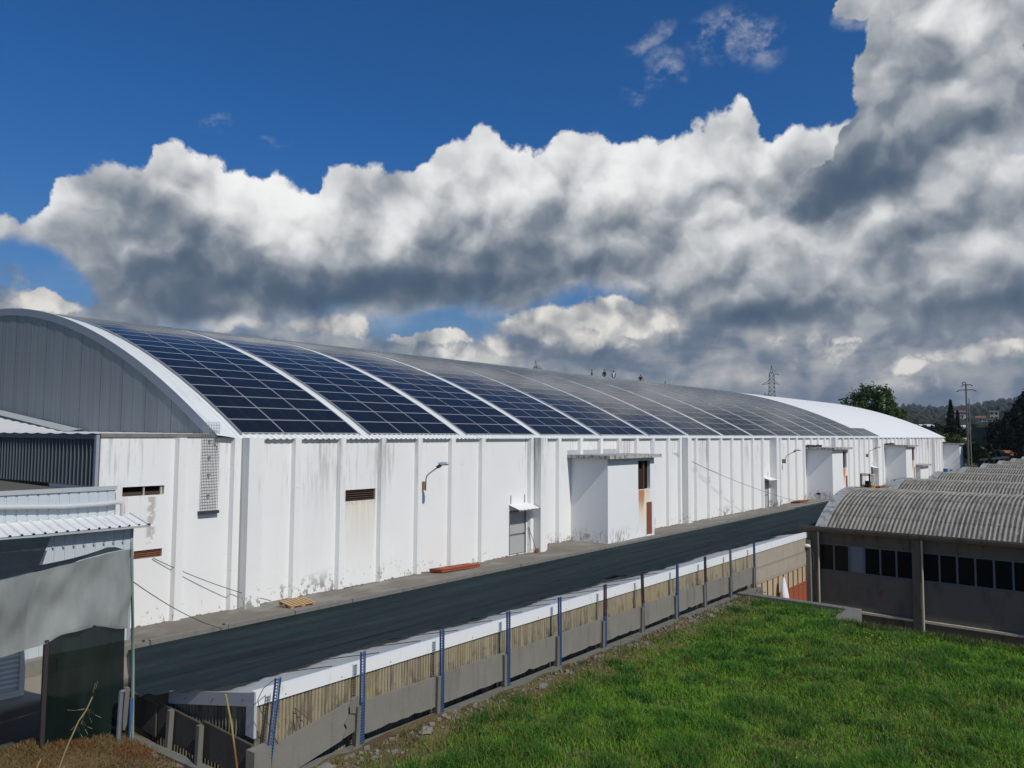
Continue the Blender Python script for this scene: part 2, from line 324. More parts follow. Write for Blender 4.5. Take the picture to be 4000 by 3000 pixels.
m_reddoor = M('red_brown_door', lambda t, P: mixc(t, noise(t, mapping(t, P, scale=(9., 9., 3.)), 1.6, 5., .6).smooth(.66, .70), var(t, P, (.225, .075, .042), .12, 4.), (.58, .50, .42)), .65)
m_doorgrey = M('grey_door_paint', plain((.40, .405, .395), .05, 1.5), .5)
m_doorframe = M('door_frame_steel', plain((.13, .145, .16), .1, 4.), .5)
# shade cloth, woven from fine threads: mostly opaque, slightly see-through
def netcol(a, b, sx=(.10, 1.4, 1.4)):
    return lambda t, P: mixc(t, noise(t, mapping(t, P, rot=(0, 0, -.04), scale=sx), 1.3, 6., .6).smooth(.34, .68), a, b)
m_net = M('dark_green_shade_cloth', netcol((.0085, .0200, .0240), (.0210, .0400, .0440)), .8, spec=.12, alpha=.87, bump=lambda t, P: (noise(t, mapping(t, P, scale=(.16, 1.7, 1.)), 1.5, 4., .5), .8, .30))
m_net2 = M('green_hanging_net', netcol((.003, .008, .0065), (.007, .018, .015), (1.6, 1.6, .25)), .85, spec=.1, alpha=.955)
m_screen = M('grey_shade_cloth', netcol((.195, .215, .205), (.275, .29, .275), (1.5, 1.5, .5)), .9, spec=.15, alpha=.93)
m_flap = M('navy_net', netcol((.007, .013, .018), (.013, .021, .027), (.6, .6, .6)), .85, spec=.2, alpha=.93)
m_trim = M('white_fascia_metal', lambda t, P: mixc(t, noise(t, mapping(t, P, scale=(2.5, 2.5, .8)), 1.6, 8., .68).smooth(.55, .72)*.40, var(t, P, (.78, .79, .795), .05, .8), (.38, .37, .33)), .45, spec=.4)
def fibro(t, P):
    x, y, z = sep(t, P)
    c = var(t, P, (.375, .325, .225), .12, 2.2, 6.)
    st = noise(t, mapping(t, P, scale=(7., 7., .55)), 1.3, 7., .68)
    c = mixc(t, st.smooth(.47, .66)*.75, c, (.115, .10, .075))
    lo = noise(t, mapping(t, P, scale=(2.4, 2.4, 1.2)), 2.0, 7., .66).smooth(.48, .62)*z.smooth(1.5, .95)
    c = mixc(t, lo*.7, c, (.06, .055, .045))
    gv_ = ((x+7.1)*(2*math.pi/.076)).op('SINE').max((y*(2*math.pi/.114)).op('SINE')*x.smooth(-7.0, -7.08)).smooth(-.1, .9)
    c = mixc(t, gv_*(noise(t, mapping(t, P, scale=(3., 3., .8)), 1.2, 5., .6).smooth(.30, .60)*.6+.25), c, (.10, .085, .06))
    y_ = noise(t, P, .5, 3., .5).smooth(.50, .7)
    return mixc(t, y_*.35, c, (.42, .33, .16))
m_trim2 = M('shaded_fascia', plain((.46, .48, .50), .05, 1.), .45)  # greyer copy of the white trim, shade of the end face painted in
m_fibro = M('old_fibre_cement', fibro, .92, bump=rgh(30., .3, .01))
m_board = M('beige_board', lambda t, P: mixc(t, noise(t, mapping(t, P, scale=(3., 3., .35)), 1.5, 6., .62).smooth(.52, .72)*.5, var(t, P, (.36, .315, .245), .08, 1.5), (.20, .17, .13)), .85)
m_gatebeige = M('gate_beige', plain((.43, .37, .25), .08, 2.), .7)
m_gatered = M('gate_orange_red', plain((.30, .085, .04), .15, 3.), .65)
def shedroof(t, P): return mixc(t, noise(t, P, 1.4, 7., .62).smooth(.5, .7)*.4, var(t, P, (.42, .43, .41), .08, 1.), (.27, .27, .25))
m_shedroof = M('grey_shed_roof', shedroof, .6)
def vaultcol(t, P):
    x, y, z = sep(t, P)
    c = var(t, P, (.29, .272, .235), .2, 3.0, 7.)
    st = noise(t, mapping(t, P, scale=(.55, 5.0, .55)), 1.5, 7., .66)
    c = mixc(t, st.smooth(.46, .66)*.65, c, (.085, .082, .074))
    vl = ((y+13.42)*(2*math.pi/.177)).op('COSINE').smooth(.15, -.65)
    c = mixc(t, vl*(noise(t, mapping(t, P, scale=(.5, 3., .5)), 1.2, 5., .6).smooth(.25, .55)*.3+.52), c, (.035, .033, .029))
    lk = noise(t, P, 5., 8., .7).smooth(.55, .68)
    c = mixc(t, lk*.6, c, (.36, .35, .31))
    rs = noise(t, P, .65, 4., .6).smooth(.66, .74)*noise(t, P, 5., 4., .6).smooth(.5, .6)
    return mixc(t, rs*.6, c, (.30, .19, .09))
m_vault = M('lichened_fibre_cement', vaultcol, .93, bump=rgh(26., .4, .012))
m_facade = M('grey_facade_render', lambda t, P: mixc(t, noise(t, mapping(t, P, scale=(3.2, 3.2, .7)), 1.0, 7., .64).smooth(.5, .7)*.65, var(t, P, (.128, .112, .085), .16, 1.2), (.040, .036, .030)), .93, bump=rgh(12., .35, .02))
m_facade2 = M('bluish_lower_render', lambda t, P: mixc(t, noise(t, mapping(t, P, scale=(2., 2., .7)), .8, 6., .62).smooth(.5, .74)*.6, var(t, P, (.135, .124, .104), .14, 1.), (.060, .056, .050)), .93, bump=rgh(12., .3, .02))
m_winframe = M('blue_grey_window_frame', plain((.105, .135, .15), .15, 5.), .6)
m_pane = M('window_glass', (.007, .008, .008), .2, spec=.15)
m_panepanel = M('blue_grey_blanking', plain((.17, .19, .225), .05, 2.), .6)
m_sill = M('pale_sill', plain((.46, .43, .33), .2, 5.), .9)
m_blue = M('blue_steel_paint', lambda t, P: mixc(t, noise(t, P, 9., 5., .6).smooth(.60, .70)*.7, var(t, P, (.050, .105, .235), .15, 6.), (.10, .07, .06)), .5)
m_maroon = M('maroon_steel_paint', lambda t, P: mixc(t, noise(t, P, 9., 5., .6).smooth(.55, .68)*.8, var(t, P, (.075, .035, .045), .15, 6.), (.05, .09, .20)), .55)
m_greysteel = M('grey_steel_paint', plain((.15, .165, .195), .2, 6.), .55)
m_hole = M('post_hole', (.01, .012, .02), .9)
m_wood = M('pallet_wood', plain((.48, .31, .145), .22, 5., 4.), .8)
m_orange = M('orange_tarp', plain((.30, .075, .03), .2, 3.), .75)
m_plasticw = M('white_plastic_sack', plain((.78, .79, .80), .04, 4.), .5)
m_bark = M('bark', plain((.085, .065, .048), .3, 6.), .9)
m_wire = M('cable_black', (.04, .04, .042), .6)

# ------------------------------------------------------------------ mesh helpers
class MB:
    def __init__(s): s.v = []; s.f = []; s.m = []; s.n = 0
    def add(s, verts, faces, mi=0):
        b = s.n; s.v.append(np.asarray(verts, float).reshape(-1, 3)); s.n += len(s.v[-1])
        for q in faces: s.f.append(tuple(int(i)+b for i in q)); s.m.append(mi)
        return s
    def box(s, x0, x1, y0, y1, z0, z1, mi=0):
        v = [(x, y, z) for z in (z0, z1) for y in (y0, y1) for x in (x0, x1)]
        return s.add(v, [(0, 2, 3, 1), (4, 5, 7, 6), (0, 1, 5, 4), (2, 6, 7, 3), (0, 4, 6, 2), (1, 3, 7, 5)], mi)
    def obox(s, c, sx, sy, sz, rot=(0, 0, 0), mi=0):      # oriented box about its centre
        R_ = Euler(rot).to_matrix(); v = [Vector(c)+R_ @ Vector((i*sx/2, j*sy/2, k*sz/2)) for k in (-1, 1) for j in (-1, 1) for i in (-1, 1)]
        return s.add([tuple(q) for q in v], [(0, 2, 3, 1), (4, 5, 7, 6), (0, 1, 5, 4), (2, 6, 7, 3), (0, 4, 6, 2), (1, 3, 7, 5)], mi)
    def prism(s, prof, axis, a, b, mi=0):                  # closed 2D outline swept along an axis
        def P3(q, w): return (w, q[0], q[1]) if axis == 'x' else ((q[0], w, q[1]) if axis == 'y' else (q[0], q[1], w))
        n = len(prof); v = [P3(q, a) for q in prof]+[P3(q, b) for q in prof]
        return s.add(v, [(i, (i+1) % n, n+(i+1) % n, n+i) for i in range(n)]+[tuple(range(n-1, -1, -1)), tuple(range(n, 2*n))], mi)
    def tube(s, path, r, n=6, mi=0, caps=True):
        path = [Vector(q) for q in path]; rr = r if isinstance(r, (list, tuple)) else [r]*len(path)
        v = []; up = None
        for i, q in enumerate(path):
            d = (path[min(i+1, len(path)-1)]-path[max(i-1, 0)]).normalized()
            if up is None: up = Vector((0, 0, 1)) if abs(d.z) < .9 else Vector((1, 0, 0))
            a = d.cross(up).normalized(); up = a.cross(d).normalized()
            for k in range(n):
                w = 2*math.pi*k/n; v.append(tuple(q+(a*math.cos(w)+up*math.sin(w))*rr[i]))
        f = [(i*n+k, i*n+(k+1) % n, (i+1)*n+(k+1) % n, (i+1)*n+k) for i in range(len(path)-1) for k in range(n)]
        if caps: f += [tuple(range(n-1, -1, -1)), tuple((len(path)-1)*n+k for k in range(n))]
        return s.add(v, f, mi)
    def grid(s, A, mi=0, flip=False):
        A = np.asarray(A, float); m_, n_ = A.shape[:2]
        i, j = np.meshgrid(np.arange(m_-1), np.arange(n_-1), indexing='ij'); a = i*n_+j
        F = np.stack([a, a+1, a+n_+1, a+n_], -1).reshape(-1, 4)
        if flip: F = F[:, ::-1]
        return s.add(A.reshape(-1, 3), F.tolist(), mi)
    def ball(s, c, r, n=8, m=6, mi=0):
        r = (r, r, r) if not isinstance(r, (tuple, list)) else r; v = [(c[0], c[1], c[2]+r[2])]
        for i in range(1, m):
            for k in range(n):
                a, b = math.pi*i/m, 2*math.pi*k/n; v.append((c[0]+r[0]*math.sin(a)*math.cos(b), c[1]+r[1]*math.sin(a)*math.sin(b), c[2]+r[2]*math.cos(a)))
        v.append((c[0], c[1], c[2]-r[2])); L = len(v)-1
        f = [(0, 1+k, 1+(k+1) % n) for k in range(n)]
        f += [(1+i*n+k, 1+(i+1)*n+k, 1+(i+1)*n+(k+1) % n, 1+i*n+(k+1) % n) for i in range(m-2) for k in range(n)]
        f += [(L, 1+(m-2)*n+(k+1) % n, 1+(m-2)*n+k) for k in range(n)]
        return s.add(v, f, mi)
    def hole_wall(s, x0, x1, z0, z1, y, holes, depth=.2, mi=0):   # wall facing -y with real openings and reveals
        xs = sorted({x0, x1, *[h[0] for h in holes], *[h[1] for h in holes]}); zs = sorted({z0, z1, *[h[2] for h in holes], *[h[3] for h in holes]})
        for a, b in zip(xs, xs[1:]):
            for c, d in zip(zs, zs[1:]):
                mx, mz = (a+b)/2, (c+d)/2
                if any(h[0] < mx < h[1] and h[2] < mz < h[3] for h in holes): continue
                s.add([(a, y, c), (b, y, c), (b, y, d), (a, y, d)], [(0, 1, 2, 3)], mi)
        for a, b, c, d in holes:
            e = y+depth
            s.add([(a, y, c), (b, y, c), (b, y, d), (a, y, d), (a, e, c), (b, e, c), (b, e, d), (a, e, d)], [(0, 4, 5, 1), (1, 5, 6, 2), (2, 6, 7, 3), (3, 7, 4, 0)], mi)
        return s
    def mesh(s, name, mats):
        me = bpy.data.meshes.new(name); V = np.concatenate(s.v)
        me.from_pydata(V, [], s.f)
        for k in (mats if isinstance(mats, (list, tuple)) else [mats]): me.materials.append(k)
        if max(s.m) > 0: me.polygons.foreach_set('material_index', s.m)
        me.update(); return me
ORG = {}
def link(o, parent=None):
    COL.objects.link(o)
    if parent is not None: o.parent = parent
    return o
def origin_of(o): return ORG.get(o.name, Vector((0, 0, 0)))
def build(mb, name, mats, parent=None, smooth=False, loc=None):
    """mesh object; vertices are given in place coordinates, origin moved to the parent's base (or loc)"""
    org = Vector(loc) if loc is not None else (origin_of(parent) if parent is not None else Vector((0, 0, 0)))
    mb.v = [a-np.array(org) for a in mb.v]; me = mb.mesh(name, mats)
    if smooth: me.polygons.foreach_set('use_smooth', [True]*len(me.polygons))
    o = bpy.data.objects.new(name, me); link(o, parent)
    o.location = org-(origin_of(parent) if parent is not None else Vector((0, 0, 0))); ORG[o.name] = org
    return o
def tag(o, label, cat, group=None):
    o['label'] = label; o['category'] = cat
    if group: o['group'] = group
    return o
def thing(name, label, cat, loc=(0, 0, 0), group=None):
    o = bpy.data.objects.new(name, None); o.empty_display_size = .2; link(o); o.location = loc; ORG[o.name] = Vector(loc)
    return tag(o, label, cat, group)
def struct(o, kind='structure'): o['kind'] = kind; return o
def inst(me, name, parent, loc=(0, 0, 0), rot=(0, 0, 0), scale=(1, 1, 1)):
    o = bpy.data.objects.new(name, me); link(o, parent); o.location = loc; o.rotation_euler = rot; o.scale = scale
    ORG[o.name] = origin_of(parent)+Vector(loc) if parent is not None else Vector(loc); return o
def copy_thing(root, loc, label, group=None):
    def rec(o, par):
        c = o.copy(); link(c, par)
        for ch in o.children: rec(ch, c)
        return c
    r = rec(root, None); r.location = loc; r['label'] = label
    if group: r['group'] = group
    ORG[r.name] = Vector(loc); return r
ORD = ['first', 'second', 'third', 'fourth', 'fifth', 'sixth', 'seventh', 'eighth', 'ninth', 'tenth', 'eleventh', 'twelfth', 'thirteenth', 'fourteenth', 'fifteenth']

# ================================================================== WAREHOUSE
HE = 5.99; XL, XR = -4.68, 129.0
YC, ZC, RR = 26.26, -41.98, 54.7
def arc(y): return ZC + math.sqrt(RR*RR-(y-YC)**2)
wh = thing('warehouse', 'long white barrel roofed warehouse with ribbed walls and solar panels on its roof', 'warehouse')
holes = [(-3.98, -2.66, 4.13, 4.43), (-3.56, -2.66, 2.14, 2.40), (4.65, 6.24, 3.41, 3.87), (14.98, 16.34, .05, 2.26), (48.75, 50.03, .05, 2.2), (82.35, 83.65, .05, 2.2)]
slit = [(112.0, 112.6, 3.2, 3.9), (116.1, 116.7, 3.2, 3.85), (120.1, 120.7, 3.2, 3.85), (116.0, 116.6, 1.15, 1.8), (119.9, 120.5, 1.15, 1.8)]
mb = MB().hole_wall(XL, XR, -2.0, HE, 0., holes+slit, .24)
mb.box(XL, XR, .26, .45, -2., HE-.02).box(XL, XL+.2, .003, 4., -2., HE-.004)
mb.box(-3.98, -2.66, .2401, .255, 4.1, 4.5)
build(mb, 'front_wall', m_white, wh)
build(MB().box(XR-.3, XR, .46, 51.8, -2., 6.1).box(-.9, XR-.3, 51.5, 51.8, -2, 6.1), 'rear_wall', m_white, wh)
build(MB().box(XL-.02, -.98, -.04, .3, HE+.002, HE+.12), 'wall_coping', m_curb, wh)
# extension beyond the far end
build(MB().box(129.003, 143.2, .3, 8., -2., 6.0).box(134.6, 135.3, -.1, .3, -2, 5.95).box(138.6, 143.4, -1.3, .3, -2., 5.9), 'end_block', m_white, wh)
# ribs between the big pilasters: one mesh, shared
rib_me = MB().prism([(0, -.003), (.055, -.19), (.31, -.19), (.365, -.003)], 'z', -2., HE-.015).mesh('rib', m_white)
pil_me = MB().box(0, .58, -.62, -.003, -2., HE-.012).mesh('pilaster', m_white)
def near_hole(x): return any(h[0]-.32 < x < h[1]+.02 for h in holes)
BIG = [0.0, 16.8, 33.6, 50.4, 67.2, 84.0, 100.8, 117.6]
xs = [-2.35]
for i in range(0, 61):
    x = i*2.1+.03
    if i % 8 == 0: x = i*2.1-.36
    if x < XR-.4: xs.append(x)
for x in xs:
    if near_hole(x) and x > 0 or 20.0 < x < 25.6 or 59.8 < x < 65. or 89.7 < x < 94.9:
        if near_hole(x) and not (20.0 < x < 25.6):     # rib cut above the opening
            inst(rib_me, 'rib', wh, (x, 0, (2.45+2.)*1.0), scale=(1, 1, (HE+.0-2.45)/(HE+2.)*1.0)) if 0 else None
        if 20.0 < x < 25.6 or 59.8 < x < 65. or 89.7 < x < 94.9:
            o = inst(rib_me, 'rib', wh, (x, 0, 0)); o.scale = (1, 1, .155); o.location.z = HE-.015-(HE-.015)*.155; continue
        if x < 7: inst(rib_me, 'rib', wh, (x, 0, 0))
        continue
    inst(rib_me, 'rib', wh, (x, 0, 0))
for x in BIG: inst(pil_me, 'pilaster', wh, (x, 0, 0))

# roof: corrugated white sheet up to x = 83, smooth membrane beyond
ang0, ang1 = math.atan2(arc(-.16)-ZC, -.16-YC), math.atan2(arc(52.)-ZC, 52.-YC)
def roof_grid(xs_, hs, n, r0=RR):
    a = np.linspace(ang0, ang1, n); r = r0+np.asarray(hs)
    A = np.empty((len(xs_), n, 3)); A[..., 0] = np.asarray(xs_)[:, None]
    A[..., 1] = YC+r[:, None]*np.cos(a)[None]; A[..., 2] = ZC+r[:, None]*np.sin(a)[None]; return A
px, ph = [], []
x = -.28; 
while x < 83.0:
    for dx, h in ((0, 0), (.13, 0), (.16, .042), (.24, .042), (.27, 0)): px.append(x+dx); ph.append(h)
    x += .2701
build(MB().grid(roof_grid(px, ph, 30), 0, True), 'roof_sheeting', m_roofw, wh)
build(MB().grid(roof_grid(np.linspace(83.0, XR+.3, 24), [.03]*24, 60), 0, True).grid(roof_grid([XR+.3, XR+.3], [.03, -.3], 60), 0, True), 'roof_membrane', m_roofw2, wh, smooth=True)
# verge flashing and barge board over the gable
ba = roof_grid([-1.0, -.62, -.27], [.17, .12, .055], 48); bb = roof_grid([-1.0, -1.0], [-.20, .17], 48)
build(MB().grid(ba, 0, True).grid(roof_grid([-.27, -.27], [.055, -.02], 48), 0, True), 'verge_flashing', m_roofw, wh, smooth=True)
build(MB().grid(bb, 0, True).grid(roof_grid([-.93, -1.0], [-.20, -.20], 48), 0, True), 'barge_board', m_barge, wh, smooth=True)
# gable cladding: one tall sheet per strip, laps standing proud
y = .02; k = 0
while y < 51.6:
    y1 = min(y+1.06, 51.7); off = .008*(k % 2); r = RR-.12
    tp = lambda q: ZC+math.sqrt(max(0, r*r-(q-YC)**2))
    mb = MB(); n = 2
    prof = []
    for j in range(n):
        a, b = y+(y1-y)*j/n, y+(y1-y)*(j+1)/n; w = b-a
        prof += [(a, 0), (a+w*.80, 0), (a+w*.84, -.005), (a+w*.96, -.005)]
    prof.append((y1, 0)); V = []
    for q, d in prof: V += [(-.95+d-off, q, 3.9), (-.95+d-off, q, tp(q))]
    mb.add(V, [(2*i, 2*i+1, 2*i+3, 2*i+2) for i in range(len(prof)-1)])
    build(mb, 'gable_sheet', m_gable, wh); y = y1; k += 1
build(MB().add([(-.9, .1, 3.9), (-.9, 51.6, 3.9)]+[(-.9, YC+(RR-.25)*math.cos(a), ZC+(RR-.25)*math.sin(a)) for a in np.linspace(ang1, ang0, 24)], [tuple(range(26))]), 'gable_backing', m_black, wh)
# eave edge: white closure strip below the roof sheet
build(MB().box(-.3, XR, -.06, -.002, HE-.05, HE-.004), 'eave_closure', m_roofw, wh)

# openings --------------------------------------------------------
w = build(MB().box(-3.98, -2.66, .16, .20, 4.13, 4.43), 'window', m_black, wh)
build(MB().box(-3.97, -3.31, .10, .13, 4.135, 4.25).box(-3.27, -2.76, .10, .13, 4.135, 4.25), 'lower_pane', m_rustdark, w)
build(MB().box(-3.31, -3.27, .05, .15, 4.131, 4.429).box(-2.76, -2.70, .05, .15, 4.131, 4.429), 'mullion', m_sill, w)
w = build(MB().box(-3.555, -2.665, .16, .2, 2.145, 2.395), 'window', m_black, wh)
for i in range(4): build(MB().obox((-3.11, .08, 2.18+i*.06), .88, .09, .012, (.6, 0, 0)), 'slat', m_rust, w)
w = build(MB().box(4.655, 6.235, .19, .22, 3.415, 3.865), 'vent', m_black, wh)
for i in range(5): build(MB().obox((5.445, .09, 3.46+i*.09), 1.575, .10, .016, (.6, 0, 0)), 'slat', m_rustdark, w)
for h in slit:
    w = build(MB().box(h[0]+.002, h[1]-.002, .15, .18, h[2]+.002, h[3]-.002), 'window', m_pane, wh); build(MB().box(h[0]-.04, h[1]+.04, -.03, -.004, h[2]-.06, h[2]), 'sill', m_sill, w)
def door_set(x0, x1, canopy_x1, first):
    z0 = .06
    d = build(MB().box(x0+.04, x1-.07, .03, .08, z0+.03, 2.2), 'door', m_doorgrey, wh)
    build(MB().box(x0, x0+.04, -.02, .12, z0, 2.25).box(x1-.07, x1, -.02, .12, z0, 2.25).box(x0+.04, x1-.07, -.02, .12, 2.2, 2.25).box(x0+.04, x1-.07, .01, .03, 1.02, 1.09), 'door_frame', m_doorframe, d)
    build(MB().box(x1-.22, x1-.10, -.03, .03, 1.06, 1.09), 'handle', m_steel_dark, d)
    xsn = np.arange(x0-.02, canopy_x1, .076); hs = .02*np.sin(np.arange(len(xsn))*math.pi/2)
    A = np.empty((len(xsn), 2, 3)); A[..., 0] = xsn[:, None]; A[:, 0, 1] = -.003; A[:, 1, 1] = -.72; A[:, 0, 2] = 2.58+hs; A[:, 1, 2] = 2.36+hs
    c = build(MB().grid(A), 'canopy', m_leanroof, wh)
    build(MB().box(x0, canopy_x1-.1, -.68, -.64, 2.29, 2.34), 'canopy_rail', m_galv, c)
    for xx in (x0+.08, x1-.15): build(MB().box(xx, xx+.03, -.05, -.02, 2.62, 3.05), 'canopy_hanger', m_galv, c)
door_set(14.98, 16.34, 16.78, True); door_set(48.75, 50.03, 50.38, False); door_set(82.35, 83.65, 83.98, False)

# stair towers: boxes with a flat slab roof, tall louvred window and small red door
TW = [(20.39, 25.5, 0.30, 23.63, 25.02, 24.56, 25.22, 'grey'), (59.85, 64.95, .25, 63.2, 64.4, 64.0, 64.6, 'brown'), (89.75, 94.8, .2, 93.0, 94.4, 93.9, 94.4, 'brown'), (127.4, 132.5, .2, 130.9, 132.1, 131.4, 132.0, 'brown')]
for (x0, x1, zb, wx0, wx1, dx0, dx1, patch) in TW:
    mt = M('tower_render_%d' % int(x0), box_white((wx0+.02, wx1-.05, 2.98), 0), .85, bump=lambda t, P: (noise(t, P, 14., 6., .6), .2, .02))
    mb = MB().hole_wall(x0, x1, -2., 4.84, -2.44, [(wx0, wx1, 3.0, 4.66), (dx0, dx1, .36, 2.23)], .25)
    mb.add([(x0, -2.44, -2.), (x0, -.003, -2.), (x0, -.003, 4.84), (x0, -2.44, 4.84)], [(0, 3, 2, 1)])
    mb.add([(x1, -2.44, -2.), (x1, -.003, -2.), (x1, -.003, 4.84), (x1, -2.44, 4.84)], [(0, 1, 2, 3)])
    if x0 > 125: mb.box(x0, x1, -.002, 2., -2, 4.84)
    tw = build(mb, 'stair_tower', mt, wh)
    build(MB().box(x0-.36, x1+.24, -2.81, -.002, 4.842, 5.03), 'roof_slab', m_slab_edge, tw)
    mm = M('grey_waterproofing', plain((.42, .45, .49), .06, 3.), .7) if patch == 'grey' else M('dark_bitumen', plain((.075, .055, .05), .3, 5.), .9)
    mb = MB(); n = 26; top_ = [5.26+.04*RNG.random() for _ in range(n)]; xr = np.linspace(x0-.34, x1+.1 if patch == 'grey' else x1-1.2, n)
    for i in range(n-1): mb.add([(xr[i], -.012, 5.031), (xr[i+1], -.012, 5.031), (xr[i+1], -.012, top_[i+1]), (xr[i], -.012, top_[i])], [(0, 1, 2, 3)])
    if patch != 'grey':
        mb = MB()
        for i in range(9): mb.obox((x0-.1+i*.43, -.25, 5.08+.05*RNG.random()), .42, .4, .16+.1*RNG.random(), (RNG.random()*.3, RNG.random()*.3, RNG.random()*.4))
    build(mb, 'wall_upstand' if patch == 'grey' else 'debris_strip', mm, tw)
    wd = build(MB().box(wx0+.003, wx1-.003, -2.24, -2.20, 3.003, 4.657), 'louvre_window', m_black, tw)
    xm = wx0+(wx1-wx0)*.50; rows = 11
    mb = MB()
    for i in range(rows):
        mb.obox(((wx0+xm)/2-.02, -2.33, 3.06+i*.105), xm-wx0-.10, .08, .012, (.7, 0, 0))
    for f_ in (.33, .66): mb.box(wx0+(xm-wx0)*f_-.01, wx0+(xm-wx0)*f_+.01, -2.38, -2.36, 3.01, 4.2)
    build(mb, 'louvre_blades', m_rustdark, tw)
    build(MB().box(xm-.05, xm+.03, -2.42, -2.30, 3.004, 4.655), 'mullion', m_rust, tw)
    dd = build(MB().box(dx0+.003, dx1-.003, -2.40, -2.36, .363, 2.227), 'side_door', m_reddoor, tw)
    build(MB().box(x0-.025, x0-.003, -1.3, -.95, .55, .72), 'air_brick', m_sill if patch == 'grey' else m_black, tw)
# small porch by the far tower
pb = build(MB().box(102.0, 107.3, -1.6, -.003, -2, 2.0), 'porch', m_white, wh); build(MB().box(101.5, 108., -2.0, -.002, 2.003, 2.2), 'porch_slab', m_slab_edge, pb)

# ------------------------------------------------------------------ solar arrays
def glass(t, P):
    tc = t.nodes.new('ShaderNodeTexCoord'); x, y, z = sep(t, N(t, tc.outputs['Object']))
    def line(v, n, w): return ((v*n).op('FRACT')-.5).op('ABSOLUTE').smooth(.5-w, .5-w*.35)
    cu = (x+.8775)*(1/1.755); cv = (y+.519)*(1/1.038)
    g = line(cu, 20., .045).max(line(cv, 6., .022)).max((cu-.5).op('ABSOLUTE').smooth(.007, .003))
    bus = line(cv, 54., .16)*.35
    c = mixc(t, noise(t, N(t, tc.outputs['Object']), .8, 2., .5), (.0035, .0045, .009), (.0055, .0075, .0145))
    return mixc(t, g.max(bus)*.6, c, (.085, .10, .125))
m_glass = M('solar_glass', glass, .15, spec=.13)
pm = MB(); L2, H2, th, fr = 1.755/2, 1.045/2, .035, .017
for a, b, c, d in ((-L2, L2, -H2, -H2+fr), (-L2, L2, H2-fr, H2), (-L2, -L2+fr, -H2+fr, H2-fr), (L2-fr, L2, -H2+fr, H2-fr)): pm.box(a, b, c, d, 0, th, 0)
pm.add([(-L2+fr, -H2+fr, th-.004), (L2-fr, -H2+fr, th-.004), (L2-fr, H2-fr, th-.004), (-L2+fr, H2-fr, th-.004)], [(0, 1, 2, 3)], 1)
pm.add([(-L2+fr, -H2+fr, .003), (L2-fr, -H2+fr, .003), (L2-fr, H2-fr, .003), (-L2+fr, H2-fr, .003)], [(3, 2, 1, 0)], 0)
panel_me = pm.mesh('solar_panel', [m_alu, m_glass])
rail_len = 25.0
for k in range(15):
    xa = .12+5.885*k; rows = 24 if k < 14 else 2
    lab = ('blue black solar array in the band nearest the grey gable end' if k == 0 else
           'short two row solar patch at the eave on the bare white roof' if k == 14 else
           '%s band of solar panels along the roof counting from the grey gable' % ORD[k])
    ar = thing('solar_array', lab, 'solar array', (xa, 0, HE), 'solar arrays in bands over the barrel roof')
    for i in range(rows):
        s_ = .18+1.061*i+.519; a = math.atan2(arc(0)-ZC, -YC)-s_/(RR+.06)
        r = RR+.046; yy, zz = YC+r*math.cos(a), ZC+r*math.sin(a)
        for j in range(3):
            inst(panel_me, 'solar_panel', ar, (.8775+j*1.768, yy, zz-HE), (a-math.pi/2+RNG.uniform(-.003, .003), RNG.uniform(-.002, .002), 0))
    for j in range(2):      # mounting rails show at the edge of each band
        xx = -.02 if j == 0 else 5.34
        pts = [(xa+xx, YC+(RR+.045)*math.cos(a_), ZC+(RR+.045)*math.sin(a_)) for a_ in np.linspace(math.atan2(arc(0)-ZC, -YC)-.002, math.atan2(arc(0)-ZC, -YC)-(.18+1.061*rows)/RR, 4 if rows < 5 else 26)]
        build(MB().tube(pts, .022, 4), 'mounting_rail', m_galv, ar)

# ================================================================== FOOTWAY, KERB, NET, SHED, FENCE
def walk_z(x, y):
    q = min(1, max(0, -y/2.73)); z = .02 + .26*q
    if 17.4 < x < 26.5: z = max(z, .285)
    return z
xs_ = np.concatenate([np.linspace(-8, 60, 230), np.linspace(60.8, 134, 90)]); ys_ = np.linspace(.02, -2.73, 20)
A = np.array([[(x, y, walk_z(x, y)+.012*math.sin(x*1.7+y*3)*math.sin(y*2.1)+RNG.uniform(-.006, .006)) for y in ys_] for x in xs_])
mb = MB().grid(A, 0, True)
struct(build(mb, 'footway', m_walk)); fw = bpy.data.objects['footway']
curb_me = MB().box(0, 2.352, -2.90, -2.735, -1.2, .298).mesh('kerb_stone', m_curb)
for k in range(-4, 55):
    inst(curb_me, 'kerb_stone', fw, (.47+2.38*k, RNG.uniform(-.012, .012), RNG.uniform(-.012, .006)), (0, 0, RNG.uniform(-.002, .002)))
# wet line of soil and rubble where the wall meets the footway
def blob_strip(n, fx, fy, fz, r0, r1, mat, name, seed, flat=.6):
    g = random.Random(seed); mb = MB()
    for _ in range(n):
        x = fx(g); y = fy(g, x); r = g.uniform(r0, r1)
        mb.obox((x, y, fz(x, y)+r*.25), r*2*g.uniform(.7, 1.5), r*2*g.uniform(.7, 1.3), r*1.4*flat, (g.uniform(-.4, .4), g.uniform(-.4, .4), g.uniform(0, 3)))
    o = build(mb, name, mat); o['kind'] = 'stuff'; return o
m_rubble = M('rubble', plain((.19, .175, .15), .3, 9.), .95)
blob_strip(420, lambda g: g.uniform(-3.4, 70), lambda g, x: -abs(g.gauss(0, .16))-.03, walk_z, .012, .05, m_rubble, 'rubble', 3)

